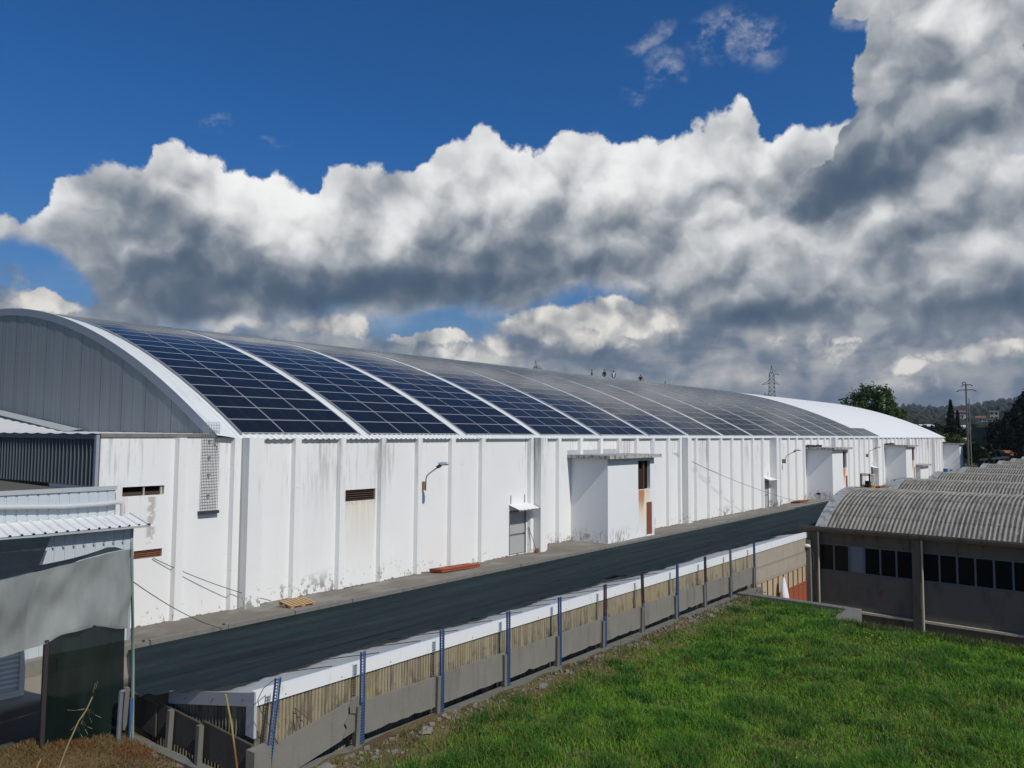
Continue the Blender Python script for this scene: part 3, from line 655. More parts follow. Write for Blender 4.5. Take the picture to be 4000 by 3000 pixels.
# --- net across the alley
def net_left(y): return np.interp(y, [-11.6, -9.3, -2.9], [-7.0, -7.5, -4.9])
rows = []
yy_ = np.concatenate([np.linspace(-2.9, -9.6, 46), np.linspace(-9.72, -11.42, 22)])
NX = 330
def roof_z(y): return 1.722-.2126*(y+12.7)
rn = random.Random(11)
hem = [math.sin(i*.41)*.5+math.sin(i*.13+1)*.7+rn.uniform(-.25, .25) for i in range(NX)]
ph_ = [rn.uniform(0, 6.28) for _ in range(12)]
A = np.empty((len(yy_), NX, 3))
for i, y in enumerate(yy_):
    x0 = net_left(y); X = x0+(62-x0)*(np.linspace(0, 1, NX)**1.25)
    f = (y+2.9)/(-9.6+2.9)
    for j in range(NX):
        x = X[j]; yv = y
        if f <= 1:
            z = .17+(roof_z(-9.6)-.15)*f-.34*math.sin(math.pi*f)*(.85+.15*math.sin(x*.22+1))
            z += .030*math.sin(y*2.6+x*.10+ph_[0])*math.sin(math.pi*f)-.11*math.exp(-((f-.56-.035*math.sin(x*.35))/.045)**2)-.06*math.exp(-((f-.27-.03*math.sin(x*.28+2))/.03)**2)+.028*math.sin(y*5.2-x*.16+ph_[1])*f+.014*math.sin(y*11.+x*.35+ph_[2])*f*f
        else:
            g = (y+9.6)/(-11.42+9.6)
            yv = y-g*.26*hem[j]-(.35*g if x > 9 else 0)*math.sin(x*.9)**2
            z = roof_z(yv)+.03+.05*g*abs(math.sin(x*2.3+ph_[3]+1.5*math.sin(x*.7)))**3+(.13*g*max(0, math.sin(x*.9+2.0))**5 if x > 4 else 0)+.02*math.sin(yv*9+x)
        A[i, j] = (x, yv, z)
net = build(MB().grid(A), 'shade_net', m_net, smooth=True)
tag(net, 'dark green shade net stretched over the alley beside the white warehouse', 'shade net')
mb = MB()
for (x, z) in ((-4.47, .34), (-2.05, .34)): mb.box(x-.03, x+.03, -2.88, -2.82, .2, z)
build(mb, 'net_clip', m_steel_dark, net, loc=None)
struct(build(MB().add([(-30, -2.75, -1.15), (70, -2.75, -1.15), (70, -12.6, -1.15), (-30, -12.6, -1.15)], [(0, 3, 2, 1)]), 'alley_floor', m_walk))

# --- low shed with the white fascia
shed = thing('low_shed', 'long low shed with white fascia, corrugated fibre cement front and grey roof', 'shed', (-7.1, -12.7, 0))
ya, yb_, x0, x1 = -12.72, -9.75, -7.12, 21.15
xsn = np.arange(x0, x1, .088); hs = .012*np.cos(np.arange(len(xsn))*math.pi/2*1.0)
A = np.empty((len(xsn), 2, 3)); A[..., 0] = xsn[:, None]; A[:, 0, 1] = ya; A[:, 1, 1] = yb_; A[:, 0, 2] = roof_z(ya)-.006+hs; A[:, 1, 2] = roof_z(yb_)-.006+hs
build(MB().grid(A), 'roof', m_shedroof, shed)
build(MB().box(x0, x1, -12.745, -12.72, 1.50, 1.727).box(x0, x1, -12.745, -12.62, 1.7271, 1.735), 'fascia', m_trim, shed)
mb = MB(); mb.add([(x0-.02, -12.745, 1.50), (x0-.02, -12.745, 1.735), (x0-.02, yb_, roof_z(yb_)+.02), (x0-.02, yb_, roof_z(yb_)-.215)]+[(x0+.006, -12.745, 1.50), (x0+.006, -12.745, 1.735), (x0+.006, yb_, roof_z(yb_)+.02), (x0+.006, yb_, roof_z(yb_)-.215)],
   [(0, 1, 2, 3), (4, 7, 6, 5), (0, 4, 5, 1), (1, 5, 6, 2), (2, 6, 7, 3), (3, 7, 4, 0)])
build(mb, 'end_fascia', m_trim2, shed)
build(MB().box(x0-.022, x0+.03, -12.75, -12.722, .97, 1.4995).box(x0-.022, x0+.004, -12.7215, -12.50, .97, 1.4995), 'corner_angle', m_trim2, shed)
mb = MB()
for i in range(24): mb.ball((x0+.6+i*1.22, -12.747, 1.56+.0*i), .012, 6, 4)
for i in range(3): mb.ball((x0-.024, -12.4+i*1.0, roof_z(-12.4+i)-.11), .013, 6, 4)
build(mb, 'fixing_screws', m_steel_dark, shed)
# front sheets 0.92 m wide, mini corrugated
def corr_sheet(xa, xb, z0, z1, y, pitch, amp, axis='x'):
    u_ = np.arange(xa, xb+pitch/8, pitch/4); h = amp*np.sin(np.arange(len(u_))*math.pi/2); A = np.empty((len(u_), 2, 3))
    if axis == 'x': A[..., 0] = u_[:, None]; A[..., 1] = y+h[:, None]
    else: A[..., 1] = u_[:, None]; A[..., 0] = y+h[:, None]
    A[:, 0, 2] = z0; A[:, 1, 2] = z1; return A
x = x0+.02; k = 0
while x < 14.95:
    e = min(x+.912, 14.98)
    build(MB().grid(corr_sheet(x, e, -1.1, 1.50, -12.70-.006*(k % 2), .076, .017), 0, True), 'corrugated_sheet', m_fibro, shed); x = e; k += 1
yv = -12.66; k = 0
while yv < -9.05:
    e = min(yv+.912, -9.0)
    A = corr_sheet(yv, e, -1.1, 1., x0+.03+.006*(k % 2), .114, .013, 'y'); A[:, 1, 2] = [roof_z(q)-.2 for q in A[:, 1, 1]]
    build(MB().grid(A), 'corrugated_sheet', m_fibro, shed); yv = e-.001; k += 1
# flat boards, rivets and the framed gate at the far end
x = 15.0
for k in range(5):
    e = x+1.228; build(MB().box(x+.004, e-.004, -12.715, -12.69, .25, .86).box(x+.004, e-.004, -12.709, -12.69, .866, 1.4995), 'wall_board', m_board, shed); x = e
mb = MB()
for i in range(58):
    for z in (.33, .84, .90): mb.obox((15.05+i*.105, -12.718, z), .016, .012, .016)
build(mb, 'rivets', m_steel_dark, shed)
gate = build(MB().box(15.0, 21.1, -12.68, -12.66, -1.6, .249), 'gate', m_gatebeige, shed)
for k in range(11): build(MB().box(15.05+k*.6, 15.10+k*.6, -12.72, -12.682, -1.6, .245), 'gate_bar', m_gatered, gate)
mb = MB().box(17.6, 21.1, -12.735, -12.721, -.50, -.43)
build(mb, 'gate_rail', m_gatered, gate)
for k in range(6):
    xa = 17.6+k*.585; mb = MB()
    for i in range(16): mb.obox((xa+.29, -12.70, -1.55+i*.066), .545, .05, .02, (.7, 0, 0))
    build(mb, 'gate_louvre', m_gatered, gate)
build(MB().box(20.95, 21.18, -12.9, -12.6, -1.6, 1.4), 'end_post', m_conc_old, shed)

for i in range(13):
    x = -5.6+i*1.17; build(MB().tube([(x-.55, -11.35, roof_z(-11.35)+.075), (x+.32, -12.42, roof_z(-12.42)+.03)], .009, 4), 'tie_rod', m_steel_dark, shed)
# white sack hung by the gate
g = random.Random(5); mb = MB(); n = 14; prof = [(.02, .27), (.05, .2), (.12, .0), (.19, -.3), (.24, -.6), (.27, -.95), (.22, -1.2)]
A = []
for r, z in prof: A.append([(17.38+(r*(1+.18*math.sin(3*a+z*4)))*math.cos(a)+(.06*(-z)), -12.98+.7*r*math.sin(a), z) for a in np.linspace(0, 2*math.pi, n)])
tag(build(MB().grid(A, 0, True), 'sack', m_plasticw, smooth=True), 'white plastic sack hanging in front of the orange barred gate', 'sack')

# --- steel posts (slotted channel, two lengths bolted together)
def post_mesh(z0, z1, name):
    mb = MB(); w = .10; d = .05
    for x in (0, .036, .062, .092): mb.box(x, x+.010, -d, -d+.004, z0, z1)
    z = z0
    while z < z1-.02:
        mb.box(.0101, .0359, -d, -d+.0038, z, z+.022); mb.box(.0721, .0919, -d, -d+.0038, z, z+.022); z += .052
    mb.box(.0, .004, -d+.0041, 0, z0, z1).box(.098, .102, -d, 0, z0, z1).box(.046, .0619, -d+.012, -d+.016, z0, z1)
    return mb.mesh(name, m_blue)
PL, PU = post_mesh(0, .86, 'lower_length'), post_mesh(.862, 1.72, 'upper_length')
POST = [(-7.05, 'B', 'B', .07, 0), (-5.03, 'B', 'B', 0, 0), (-2.89, 'B', 'B', -.01, 0), (-.71, 'B', 'B', 0, 0), (1.35, 'B', 'B', -.01, 0), (3.48, 'M', 'B', 0, 0), (5.60, 'M', 'G', -.045, 0), (7.76, 'B', 'B', 0, 0), (9.83, 'M', 'G', -.02, 0), (11.96, 'G', 'G', -.045, 0), (14.14, 'B', 'B', -.02, 0)]
CM = {'B': m_blue, 'M': m_maroon, 'G': m_greysteel}
PLAB = ['leaning blue slotted post with a wire loop at the near fence corner', 'blue slotted post beside the cracked and fallen concrete panel', 'blue slotted post third from the near fence corner', 'blue slotted post fourth from the near fence corner', 'blue slotted post fifth from the near corner, wires at its top',
        'slotted post with maroon upper and blue lower half', 'leaning slotted post, maroon above and grey below, before the middle blue one', 'single blue slotted post between two maroon topped posts', 'maroon topped post just past the middle blue post', 'all grey slotted post leaning left near the far fence end', 'last blue slotted post where the concrete fence ends']
for (x, u_, l_, lean, _), lab in zip(POST, PLAB):
    o = thing('steel_post', lab, 'post', (x-.05, -13.0, .30), 'slotted steel posts along the concrete fence')
    for me, c in ((PL, l_), (PU, u_)):
        q = inst(me, me.name, o)
        q.material_slots[0].link = 'OBJECT'; q.material_slots[0].material = CM[c]
    o.rotation_euler = (0 if x > -7 else .05, lean, 0)

# --- concrete fence
fence = thing('concrete_fence', 'low grey precast concrete panel fence in front of the corrugated shed', 'fence', (-7.1, -13, .3))
def panel_mesh(L_, H_, seed, name='concrete_panel'):
    g = random.Random(seed); mb = MB(); n = 12; top, botm = [], []
    for i in range(n+1):
        top.append(H_/2+g.uniform(-.004, .004)); botm.append(-H_/2+max(0, g.gauss(0, .016)))
    V = []
    for i in range(n+1):
        x = -L_/2+L_*i/n; V += [(x, -.025, botm[i]), (x, -.025, top[i]), (x, .025, top[i]), (x, .025, botm[i])]
    F = []
    for i in range(n):
        a, b = 4*i, 4*i+4; F += [(a, b, b+1, a+1), (a+1, b+1, b+2, a+2), (a+2, b+2, b+3, a+3), (a+3, b+3, b, a)]
    F += [(0, 1, 2, 3), (4*n+3, 4*n+2, 4*n+1, 4*n)]
    return mb.add(V, F).mesh(name, m_conc)
pms = [panel_mesh(2.02, .62, s_) for s_ in range(4)]
px_ = [p_[0] for p_ in POST]
for i in range(1, 10):
    xm = (px_[i]+px_[i+1])/2-.02; inst(pms[i % 4], 'concrete_panel', fence, (xm+7.1, .03, .475+RNG.uniform(-.015, .02)), (RNG.uniform(-.03, .03), RNG.uniform(-.008, .008), RNG.uniform(-.01, .01)), ((px_[i+1]-px_[i])/2.12, 1, 1))
cpm = MB().box(-.045, .045, -.06, .06, -.25, .74).mesh('concrete_post', m_conc_old)
for x in px_[1:]: inst(cpm, 'concrete_post', fence, (x-.115+7.1, -.0, RNG.uniform(-.02, .05)), (RNG.uniform(-.03, .03), RNG.uniform(-.03, .03), 0))
# first bay: panel has dropped at its outer end and cracked
a = -.198
def frag(poly, name, rot=a, dx=0, dz=0, dy=0):
    mb = MB(); n = len(poly); V = [(p_[0], -.025, p_[1]) for p_ in poly]+[(p_[0], .025, p_[1]) for p_ in poly]
    mb.add(V, [tuple(range(n)), tuple(range(2*n-1, n-1, -1))]+[(i, n+i, n+(i+1) % n, (i+1) % n) for i in range(n)])
    inst(mb.mesh(name, m_conc), name, fence, (-6.02+7.1+dx, .0+dy, .42+dz), (0, rot, 0))
frag([(-1.0, -.31), (.48, -.30), (.60, -.16), (.57, -.05), (.70, .08), (.72, .2), (.80, .30), (-.99, .31)], 'broken_panel')
frag([(.50, -.30), (.97, -.31), (.93, -.12), (.86, -.02), (.73, .06), (.60, -.06), (.63, -.16)], 'broken_panel', a-.03, .01, -.01, .012)
frag([(.74, .07), (.87, 0.), (.94, -.1), (.98, .29), (.83, .30), (.75, .2)], 'broken_panel', a-.02, .0, .01, -.01)
# corner post and the shaded return
inst(MB().box(-.18, .16, -.11, .11, -.8, .60).mesh('corner_post', m_conc), 'corner_post', fence, (-.10, -.03, .02), (0, 0, .1))
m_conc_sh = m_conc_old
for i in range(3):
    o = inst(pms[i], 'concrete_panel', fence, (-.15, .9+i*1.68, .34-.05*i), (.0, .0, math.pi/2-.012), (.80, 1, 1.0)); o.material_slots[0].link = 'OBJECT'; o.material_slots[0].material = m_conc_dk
for i, y in enumerate((-11.42, -10.28, -8.35)):
    inst(cpm, 'concrete_post', fence, (-.30+.02*i, y+13, -.04), (.02*i, .03, 0), (1.0, .9, .92))

# rod and loose wire at the corner
tag(build(MB().tube([(-7.95, -13.22, 2.02), (-7.82, -13.2, 1.5), (-7.62, -13.2, .3)], [.014, .016, .018], 6), 'rod', M('ochre_rusty_rod', lambda t, P: sep(t, P)[2].smooth(1.0, 1.5).ramp([(0., (.26, .11, .04)), (1., (.38, .33, .10))]), .8)), 'thin ochre and rust coloured rod leaning at the fence corner', 'rod')
tag(build(MB().tube([(-6.98, -13.1, 2.0), (-7.2, -13.1, 1.9), (-7.27, -13.05, 1.72), (-7.2, -13.0, 1.55), (-7.0, -13.02, 1.2), (-6.9, -13.05, .95), (-6.78, -13.0, .8)], .006, 5), 'wire', m_wire), 'loose wire hanging from the leaning blue corner post', 'wire')
tag(build(MB().tube([(-6.35, -12.78, 1.28), (-6.3, -12.85, .95), (-6.2, -12.9, .9), (-6.33, -12.88, .55)], .006, 5).tube([(-6.35, -12.78, 1.28), (-6.12, -12.83, 1.05), (-6.15, -12.9, .8)], .006, 5), 'wire', m_wire), 'bent black wire on the corrugated shed front above the fallen panel', 'wire')

# --- rail at the far end of the net
rail = thing('handrail', 'galvanised pipe handrail behind the green net near the far doorway', 'handrail', (48.3, -2.95, 0))
build(MB().tube([(48.2, -2.95, .30), (58.5, -2.95, .30)], .035, 6), 'top_rail', m_galv, rail)
for x in (48.8, 52.9, 56.6): build(MB().tube([(x, -2.99, .27), (x, -2.99, -1.1)], .035, 6), 'rail_post', m_galv, rail)

# things on the footway ------------------------------------------------
pal = thing('pallet', 'empty wooden pallet lying on the footway by the white wall', 'pallet', (1.15, -2.05, .235))
for k in range(7): build(MB().box(.66+k*.143, .66+k*.143+.10, -2.45, -1.62, .345, .365), 'top_board', m_wood, pal)
for y in (-2.43, -2.06, -1.72): build(MB().box(.66, 1.62, y, y+.10, .322, .344), 'stringer', m_wood, pal)
for y in (-2.43, -2.06, -1.72):
    for x in (.66, 1.09, 1.50): build(MB().box(x, x+.12, y, y+.10, .232, .3215), 'block', m_wood, pal)
pal.rotation_euler = (.06, 0, -.08)
def hatch(x, y, z, L_, w, lab, rot=0.):
    o = thing('orange_hatch', lab, 'hatch cover', (x, y, z), 'orange covers lying on the footway')
    build(MB().box(x-L_/2, x+L_/2, y-w/2, y+w/2, z, z+.10), 'cover', m_orange, o)
    build(MB().box(x-L_/2-.03, x+L_/2+.03, y-w/2-.03, y+w/2+.03, z+.1002, z+.125), 'rim', m_orange, o)
    for k in range(3): build(MB().box(x-L_/2+.1+k*L_/3, x-L_/2+.13+k*L_/3, y-w/2, y+w/2, z+.1255, z+.14), 'rib', m_orange, o)
    o.rotation_euler = (-.09, 0, rot)
hatch(10.1, -.95, .14, 2.2, .85, 'orange red cover on the footway nearest the pallet', -.12)
hatch(55.2, -.9, .14, 2.3, .85, 'orange red cover on the footway before the second stair tower')
hatch(81.0, -1.3, .2, 2.8, .9, 'orange red cover on the footway far along by the third doorway')
br = thing('broom', 'broom with a reddish handle leaning in the nearest doorway', 'broom', (16.55, -.35, .1))
build(MB().tube([(16.5, -.55, .28), (16.45, -.1, 1.35)], .016, 6), 'handle', m_rust, br)
build(MB().box(16.42, 16.72, -.62, -.50, .10, .16).obox((16.57, -.56, .21), .24, .07, .14), 'brush', m_rust, br)
for x, c, l in ((14.28, (.42, .17, .05), 'orange brown rag left on the footway by the wall foot'), (14.58, (.10, .09, .30), 'purple rag beside the orange one at the wall foot')):
    A = [[(x+.16*math.cos(a)*r, -.20+.10*math.sin(a)*r, .05+.07*(1-r)+.015*math.sin(5*a)) for a in np.linspace(0, 2*math.pi, 10)] for r in (1., .75, .45, .02)]
    tag(build(MB().grid(A, 0, True), 'rag', M('rag_%d' % int(x*100), c, .9), smooth=True), l, 'rag')

# wall lamps -------------------------------------------------------
def wall_lamp(x, lab):
    o = thing('wall_lamp', lab, 'wall lamp', (x, 0, 3.7), 'street lamps on brackets along the white wall')
    build(MB().box(x-.045, x+.045, -.36, -.003, 3.68, 4.05), 'bracket', M('weathered_bracket', plain((.30, .22, .14), .3, 9.), .8), o)
    build(MB().tube([(x, -.38, 3.66), (x, -.40, 4.18), (x, -.45, 4.30), (x, -.60, 4.42), (x, -1.15, 4.72)], .03, 7), 'arm', m_galv, o, smooth=True)
    build(MB().obox((x, -1.20, 4.75), .14, .22, .10, (-.5, 0, 0)), 'neck', m_steel_dark, o)
    h = build(MB().ball((x, -1.47, 4.88), (.13, .34, .07), 10, 8), 'head', M('lamp_aluminium', (.60, .62, .68), .35, .4), o, smooth=True)
    h.rotation_euler = (0, 0, 0)
    build(MB().ball((x, -1.49, 4.845), (.10, .26, .06), 10, 6), 'lens', M('lamp_lens', (.55, .57, .6), .15), o, smooth=True)
wall_lamp(8.76, 'curved grey lamp on the wall between the nearest vent and the doorway')
wall_lamp(53.2, 'curved grey lamp on the wall just past the second doorway')
wall_lamp(80.5, 'curved grey lamp on the wall far along before the third doorway')

# mesh strip up the wall and over the eave
lad = thing('cable_ladder', 'tall wire mesh cable tray rising up the wall past the eave', 'cable tray', (-1.2, -.1, 3.5))
mb = MB()
for i in range(11): mb.box(-1.46+i*.0595, -1.452+i*.0595+.004, -.125, -.115, 3.52, 6.48)
for i in range(30): mb.box(-1.46, -.85, -.1345, -.1255, 3.6+i*.1, 3.612+i*.1)
build(mb, 'wire_mesh', m_galv, lad)
build(MB().box(-1.50, -.80, -.16, -.004, 3.40, 3.50), 'base_tray', m_steel_dark, lad)
for z in (4.0, 4.7, 5.3, 5.85): build(MB().box(-1.19, -1.13, -.113, -.004, z, z+.04), 'stand_off', m_steel_dark, lad)

# overhead cables
def cable(pts, lab, r=.011, sag=0.):
    tag(build(MB().tube(pts, r, 5), 'cable', m_wire), lab, 'cable')
def sagline(a, b, s_, n=14): return [tuple(Vector(a).lerp(Vector(b), i/n)-Vector((0, 0, s_*4*(i/n)*(1-i/n)))) for i in range(n+1)]
cable(sagline((32.72, -.02, 4.91), (51.35, -2.85, .36), .35), 'thin cable sloping down from the wall past the first stair tower', .014)
cable(sagline((33.1, -.02, 4.95), (38.4, -.7, 3.35), .10), 'short second cable joining the sloping one past the tower', .010)
cable(sagline((-2.98, -.05, 2.13), (1.1, -.5, .17), .12), 'thin cable from the lower rusty window down to the footway', .012)
cable(sagline((-7.70, -9.3, 3.24), (-2.1, -2.85, .2), .12), 'thin cable from the tall pole down to the kerb', .009)

# ================================================================== LEFT: clad building, annex, lean-to, screen
dk = thing('clad_building', 'dark grey ribbed metal building against the warehouse gable', 'building', (-4.7, 0, 4.4))
y = .22; k = 0
while y < 16.2:
    e = y+1.24; V = []; prof = []
    for j in range(4):
        a = y+j*.31; prof += [(a, 0), (a+.235, 0), (a+.25, -.035), (a+.295, -.035)]
    prof.append((e, 0))
    for q, d in prof: V += [(-4.73+d-.004*(k % 2), q, 4.49-.0146*q), (-4.73+d-.004*(k % 2), q, 5.93)]
    o = build(MB().add(V, [(2*i, 2*i+1, 2*i+3, 2*i+2) for i in range(len(prof)-1)]), 'wall_sheet', m_dark, dk)
    mb = MB()
    for j in range(4): mb.box(-4.779, -4.768, y+j*.31+.252, y+j*.31+.268, 4.50-.0146*y, 5.92)
    build(mb, 'sheet_rib', m_seam, o); y = e; k += 1
build(MB().box(-4.80, -4.68, .18, 16.3, 5.93, 6.09), 'eaves_trim', m_dark, dk)
build(MB().box(-4.79, -4.70, .04, .21, 4.46, 6.07), 'corner_trim', m_barge, dk)
# its roof rises to the right-hand back against the gable
V = [(-4.76, .05, 6.1), (-4.76, 16.3, 6.16), (-4.76, 24., 6.3), (-1.02, .05, 6.10), (-1.02, 12.0, 6.14), (-1.02, 22., 7.18), (-1.02, 34., 8.0), (-4.76, 34., 6.5)]
yy = np.linspace(.05, 34, 120); A = np.empty((7, 120, 3))
for i, x in enumerate(np.linspace(-4.80, -1.01, 7)):
    A[i, :, 0] = x; A[i, :, 1] = yy; A[i, :, 2] = 6.10+np.interp(yy, [0, 11.5, 22, 34], [0, .05, 1.05, 1.9])*((x+4.8)/3.79)+.02*np.sin(np.arange(120)*math.pi/2)
build(MB().grid(A, 0, True), 'roof_sheet', m_leanroof, dk)
mb = MB()
for j in range(40):
    y0, y1 = 11+j*.6, 11.63+j*.6; z0, z1 = [6.12+float(np.interp(q, [0, 11.5, 22, 34], [0, .05, 1.05, 1.9])) for q in (y0, y1)]
    mb.add([(-1.6, y0, z0), (-1.6, y1, z1), (-1.005, y1, z1+.12), (-1.005, y0, z0+.12)], [(0, 1, 2, 3)])
build(mb, 'abutment_flashing', m_clad_trim, dk)

ax = thing('annex_building', 'pale metal clad annex with a flat roof left of the white wall', 'building', (-4.6, -1.05, 0))
def clad_front(par, xa, xb, z0, z1, y, mat, name='cladding_panel', w=1.04, rib=.26):
    x = xb; k = 0
    while x > xa+.01:
        a = max(xa, x-w); prof = []; q = x
        while q > a+.02: prof += [(q, 0), (q-.20, 0), (q-.212, .022), (q-.248, .022)]; q -= rib
        prof.append((a, 0)); V = []
        for u_, d in prof: V += [(u_, y+d+.003*(k % 2), z0), (u_, y+d+.003*(k % 2), z1)]
        build(MB().add(V, [(2*i, 2*i+2, 2*i+3, 2*i+1) for i in range(len(prof)-1)]), name, mat, par); x = a; k += 1
clad_front(ax, -12.9, -4.63, 3.0, 4.44, -1.05, m_clad)
build(MB().box(-13, -4.60, -1.09, -.98, 4.441, 4.56), 'parapet_cap', m_clad_trim, ax)
build(MB().box(-13, -4.60, -1.02, -.001, 3.0, 4.36).box(-30, -4.72, .0, 16., -.5, 4.30), 'flat_roof', m_flatroof, ax)
pipe = build(MB().tube([(-13, -1.19, 4.22), (-9.6, -1.18, 4.19), (-7.6, -1.18, 4.15), (-6.1, -1.18, 4.06), (-5.0, -1.19, 4.06), (-4.62, -1.19, 4.09), (-4.49, -1.19, 4.05), (-4.46, -1.19, 3.92), (-4.46, -1.19, 3.4)], .068, 10), 'drain_pipe', m_pipe, ax, smooth=True)
for x in (-7.2, -6.1, -5.1): build(MB().tube([(x-.03, -1.18, 4.06+(.07 if x < -7 else (0.03 if x < -6.5 else .0))), (x+.03, -1.18, 4.06+(.07 if x < -7 else (.03 if x < -6.5 else .0)))], .075, 10), 'pipe_collar', m_pipe, pipe)

ln = thing('lean_to', 'lean-to with white corrugated metal roof in front of the pale annex', 'lean-to', (-4.5, -2.2, 0))
xsn, hs = [], []
x = -12.5
while x < -4.2:
    for d, h in ((0, 0), (.19, 0), (.21, .045), (.25, .045), (.27, 0)): xsn.append(x+d); hs.append(h)
    x += .2701
A = np.empty((len(xsn), 2, 3)); A[..., 0] = np.array(xsn)[:, None]; hs = np.array(hs)
A[:, 0, 1] = -1.06; A[:, 1, 1] = -2.24; A[:, 0, 2] = 3.70+hs; A[:, 1, 2] = 3.47+hs
build(MB().grid(A), 'roof_sheet', m_leanroof, ln)
mb = MB()
for i in range(0, len(xsn)-4, 5): mb.add([(xsn[i+1], -2.236, 3.47), (xsn[i+2], -2.236, 3.515), (xsn[i+3], -2.236, 3.515), (xsn[i+4], -2.236, 3.47)], [(0, 1, 2, 3)])
build(mb, 'rib_ends', m_black, ln)
build(MB().box(-12.5, -4.15, -2.26, -2.20, 3.40, 3.455), 'gutter', m_clad_trim, ln)
build(MB().add([(-4.20, -1.05, 3.73), (-4.20, -2.27, 3.50), (-4.20, -2.27, 3.42), (-4.20, -1.05, 3.65), (-4.12, -1.05, 3.73), (-4.12, -2.27, 3.50), (-4.12, -2.27, 3.42), (-4.12, -1.05, 3.65)], [(0, 1, 2, 3), (4, 7, 6, 5), (0, 4, 5, 1), (2, 6, 7, 3)]), 'verge_trim', m_barge, ln)
clad_front(ln, -12.4, -4.50, 0.0, 3.40, -1.93, m_clad, 'wall_panel')
build(MB().box(-4.53, -4.46, -1.96, -1.1, 0, 3.4), 'corner_trim', m_barge, ln)
mb = MB()
for k in range(11): mb.obox((-4.75-k*.26, -1.962, 3.02+.006*k), .05, .05, .03)
build(mb, 'fixing_clips', m_clad_trim, ln)
ct = thing('ribbed_container', 'pale steel container with horizontal ribs behind the shade screen', 'container', (-7.85, -3.4, 0))
mb = MB(); V = []; z = .15
prof = []
while z < 1.9: prof += [(0, z), (0, z+.05), (-.035, z+.065), (-.035, z+.10)]; z += .115
A = np.array([[(-14., -4.14+d, zz) for d, zz in prof], [(-7.95, -4.14+d, zz) for d, zz in prof]]); build(MB().grid(A), 'side_wall', m_clad, ct)
build(MB().box(-7.949, -7.83, -4.2, -2.5, .0, 2.0).box(-14, -7.95, -4.2, -4.1, 0, .14).box(-14, -7.95, -4.16, -2.5, 1.93, 2.0), 'frame', m_pipe, ct)

# tall pole, grey screen, dark nets
pole = thing('tall_pole', 'slim tall green grey pole at the right edge of the screen', 'pole', (-7.69, -9.34, .25))
build(MB().tube([(-7.62, -9.34, .2), (-7.66, -9.34, 1.6), (-7.78, -9.34, 4.02)], .028, 7), 'shaft', M('green_grey_paint', (.27, .31, .31), .6), pole)
build(MB().box(-7.73, -7.67, -9.43, -9.38, .2, 1.05), 'blue_stub', m_blue, pole)
hs_ = [(-7.80, -9.39, 3.9), (-7.72, -9.40, 2.5), (-7.70, -9.41, 1.2), (-7.68, -9.42, .55), (-7.74, -9.5, .32), (-7.95, -9.62, .27), (-8.2, -9.7, .27)]
tag(build(MB().tube(hs_, .016, 6), 'hose', M('green_hose', (.10, .17, .13), .5), smooth=True), 'green hose hanging down the tall pole and curling on the ground', 'hose')
pp = build(MB().tube([(-8.01, -9.62, .2), (-7.99, -9.62, 1.27)], .042, 8).ball((-7.96, -9.62, 1.29), (.07, .05, .035), 8, 5), 'pipe_post', m_greysteel); tag(pp, 'short grey pipe post left of the tall pole', 'post')
n = 70; xs_ = np.linspace(-13.2, -7.78, n)
topz = np.interp(xs_, [-13.2, -10., -9.3, -8.8, -8.2, -7.78], [3.35, 3.60, 3.69, 3.76, 3.86, 3.90]); botz = np.interp(xs_, [-13.2, -9.95, -9.6, -9.24, -8.98, -8.6, -8.35, -8.05, -7.82], [2.1, 2.30, 2.31, 2.39, 2.46, 2.52, 2.52, 2.42, 2.38])
A = np.empty((24, n, 3))
for i in range(24):
    f = i/23; A[i, :, 0] = xs_-.02*math.sin(f*9)*(xs_ > -8.0); A[i, :, 2] = topz+(botz-topz)*f+.012*np.sin(xs_*9)*f
    A[i, :, 1] = -9.34+.09*np.sin(xs_*2.1+f*2.6)*math.sin(math.pi*f)+.022*np.sin(xs_*6.3-f*7)*math.sin(math.pi*f)+.012*np.sin(xs_*13+f*11)+.035*np.sin(xs_*17+f*3)*np.exp(-((xs_+7.78)/.22)**2)+.018*np.sin(xs_*11)*f**6
sc_ = build(MB().grid(A), 'shade_screen', m_screen, smooth=True); tag(sc_, 'upright pale grey shade screen tied to the tall pole', 'shade screen')
# navy net sagging from the lean-to gutter to the head of the screen
NXf = 48; A = np.empty((30, NXf, 3)); xb = np.linspace(0, 1, NXf)
for i in range(30):
    f = i/29
    xl = -13.2; xr = -6.75+(-7.76+6.75)*f-.85*math.sin(math.pi*f); zr = 3.36+(3.93-3.36)*f-.85*math.sin(math.pi*min(1, f*1.12))*(1-f*.35)
    X = xl+(xr-xl)*xb; zt = np.interp(X, xs_, topz)
    zb = 3.42*np.ones(NXf); Z = zb+(zt+.012-zb)*f-.36*math.sin(math.pi*f)*(1-.25*xb)
    k = np.clip((xb-.86)/.14, 0, 1)**2; Z = Z*(1-k)+zr*k if f < .96 else Z
    A[i, :, 0] = X; A[i, :, 1] = -2.30+(-9.33+2.30)*f; A[i, :, 2] = Z+.02*np.sin(X*5+f*8)*math.sin(math.pi*f)
tag(build(MB().grid(A), 'sagging_net', m_flap, smooth=True), 'navy net sagging between the lean-to gutter and the grey screen', 'net')
n = 40; xs_ = np.linspace(-9.2, -7.80, n); A = np.empty((20, n, 3)); bz = np.interp(xs_, [-9.24, -8.98, -8.6, -8.35, -8.05, -7.82], [2.40, 2.46, 2.52, 2.52, 2.43, 2.38])+.03
for i in range(20):
    f = i/19; A[i, :, 0] = xs_; A[i, :, 2] = bz+(1.0-bz)*f if False else bz+(.40+.06*np.sin(xs_*4)-bz)*f; A[i, :, 1] = -9.28+.05*np.sin(xs_*7+f*2)  # net carried low and dark to stand in for the shade beneath
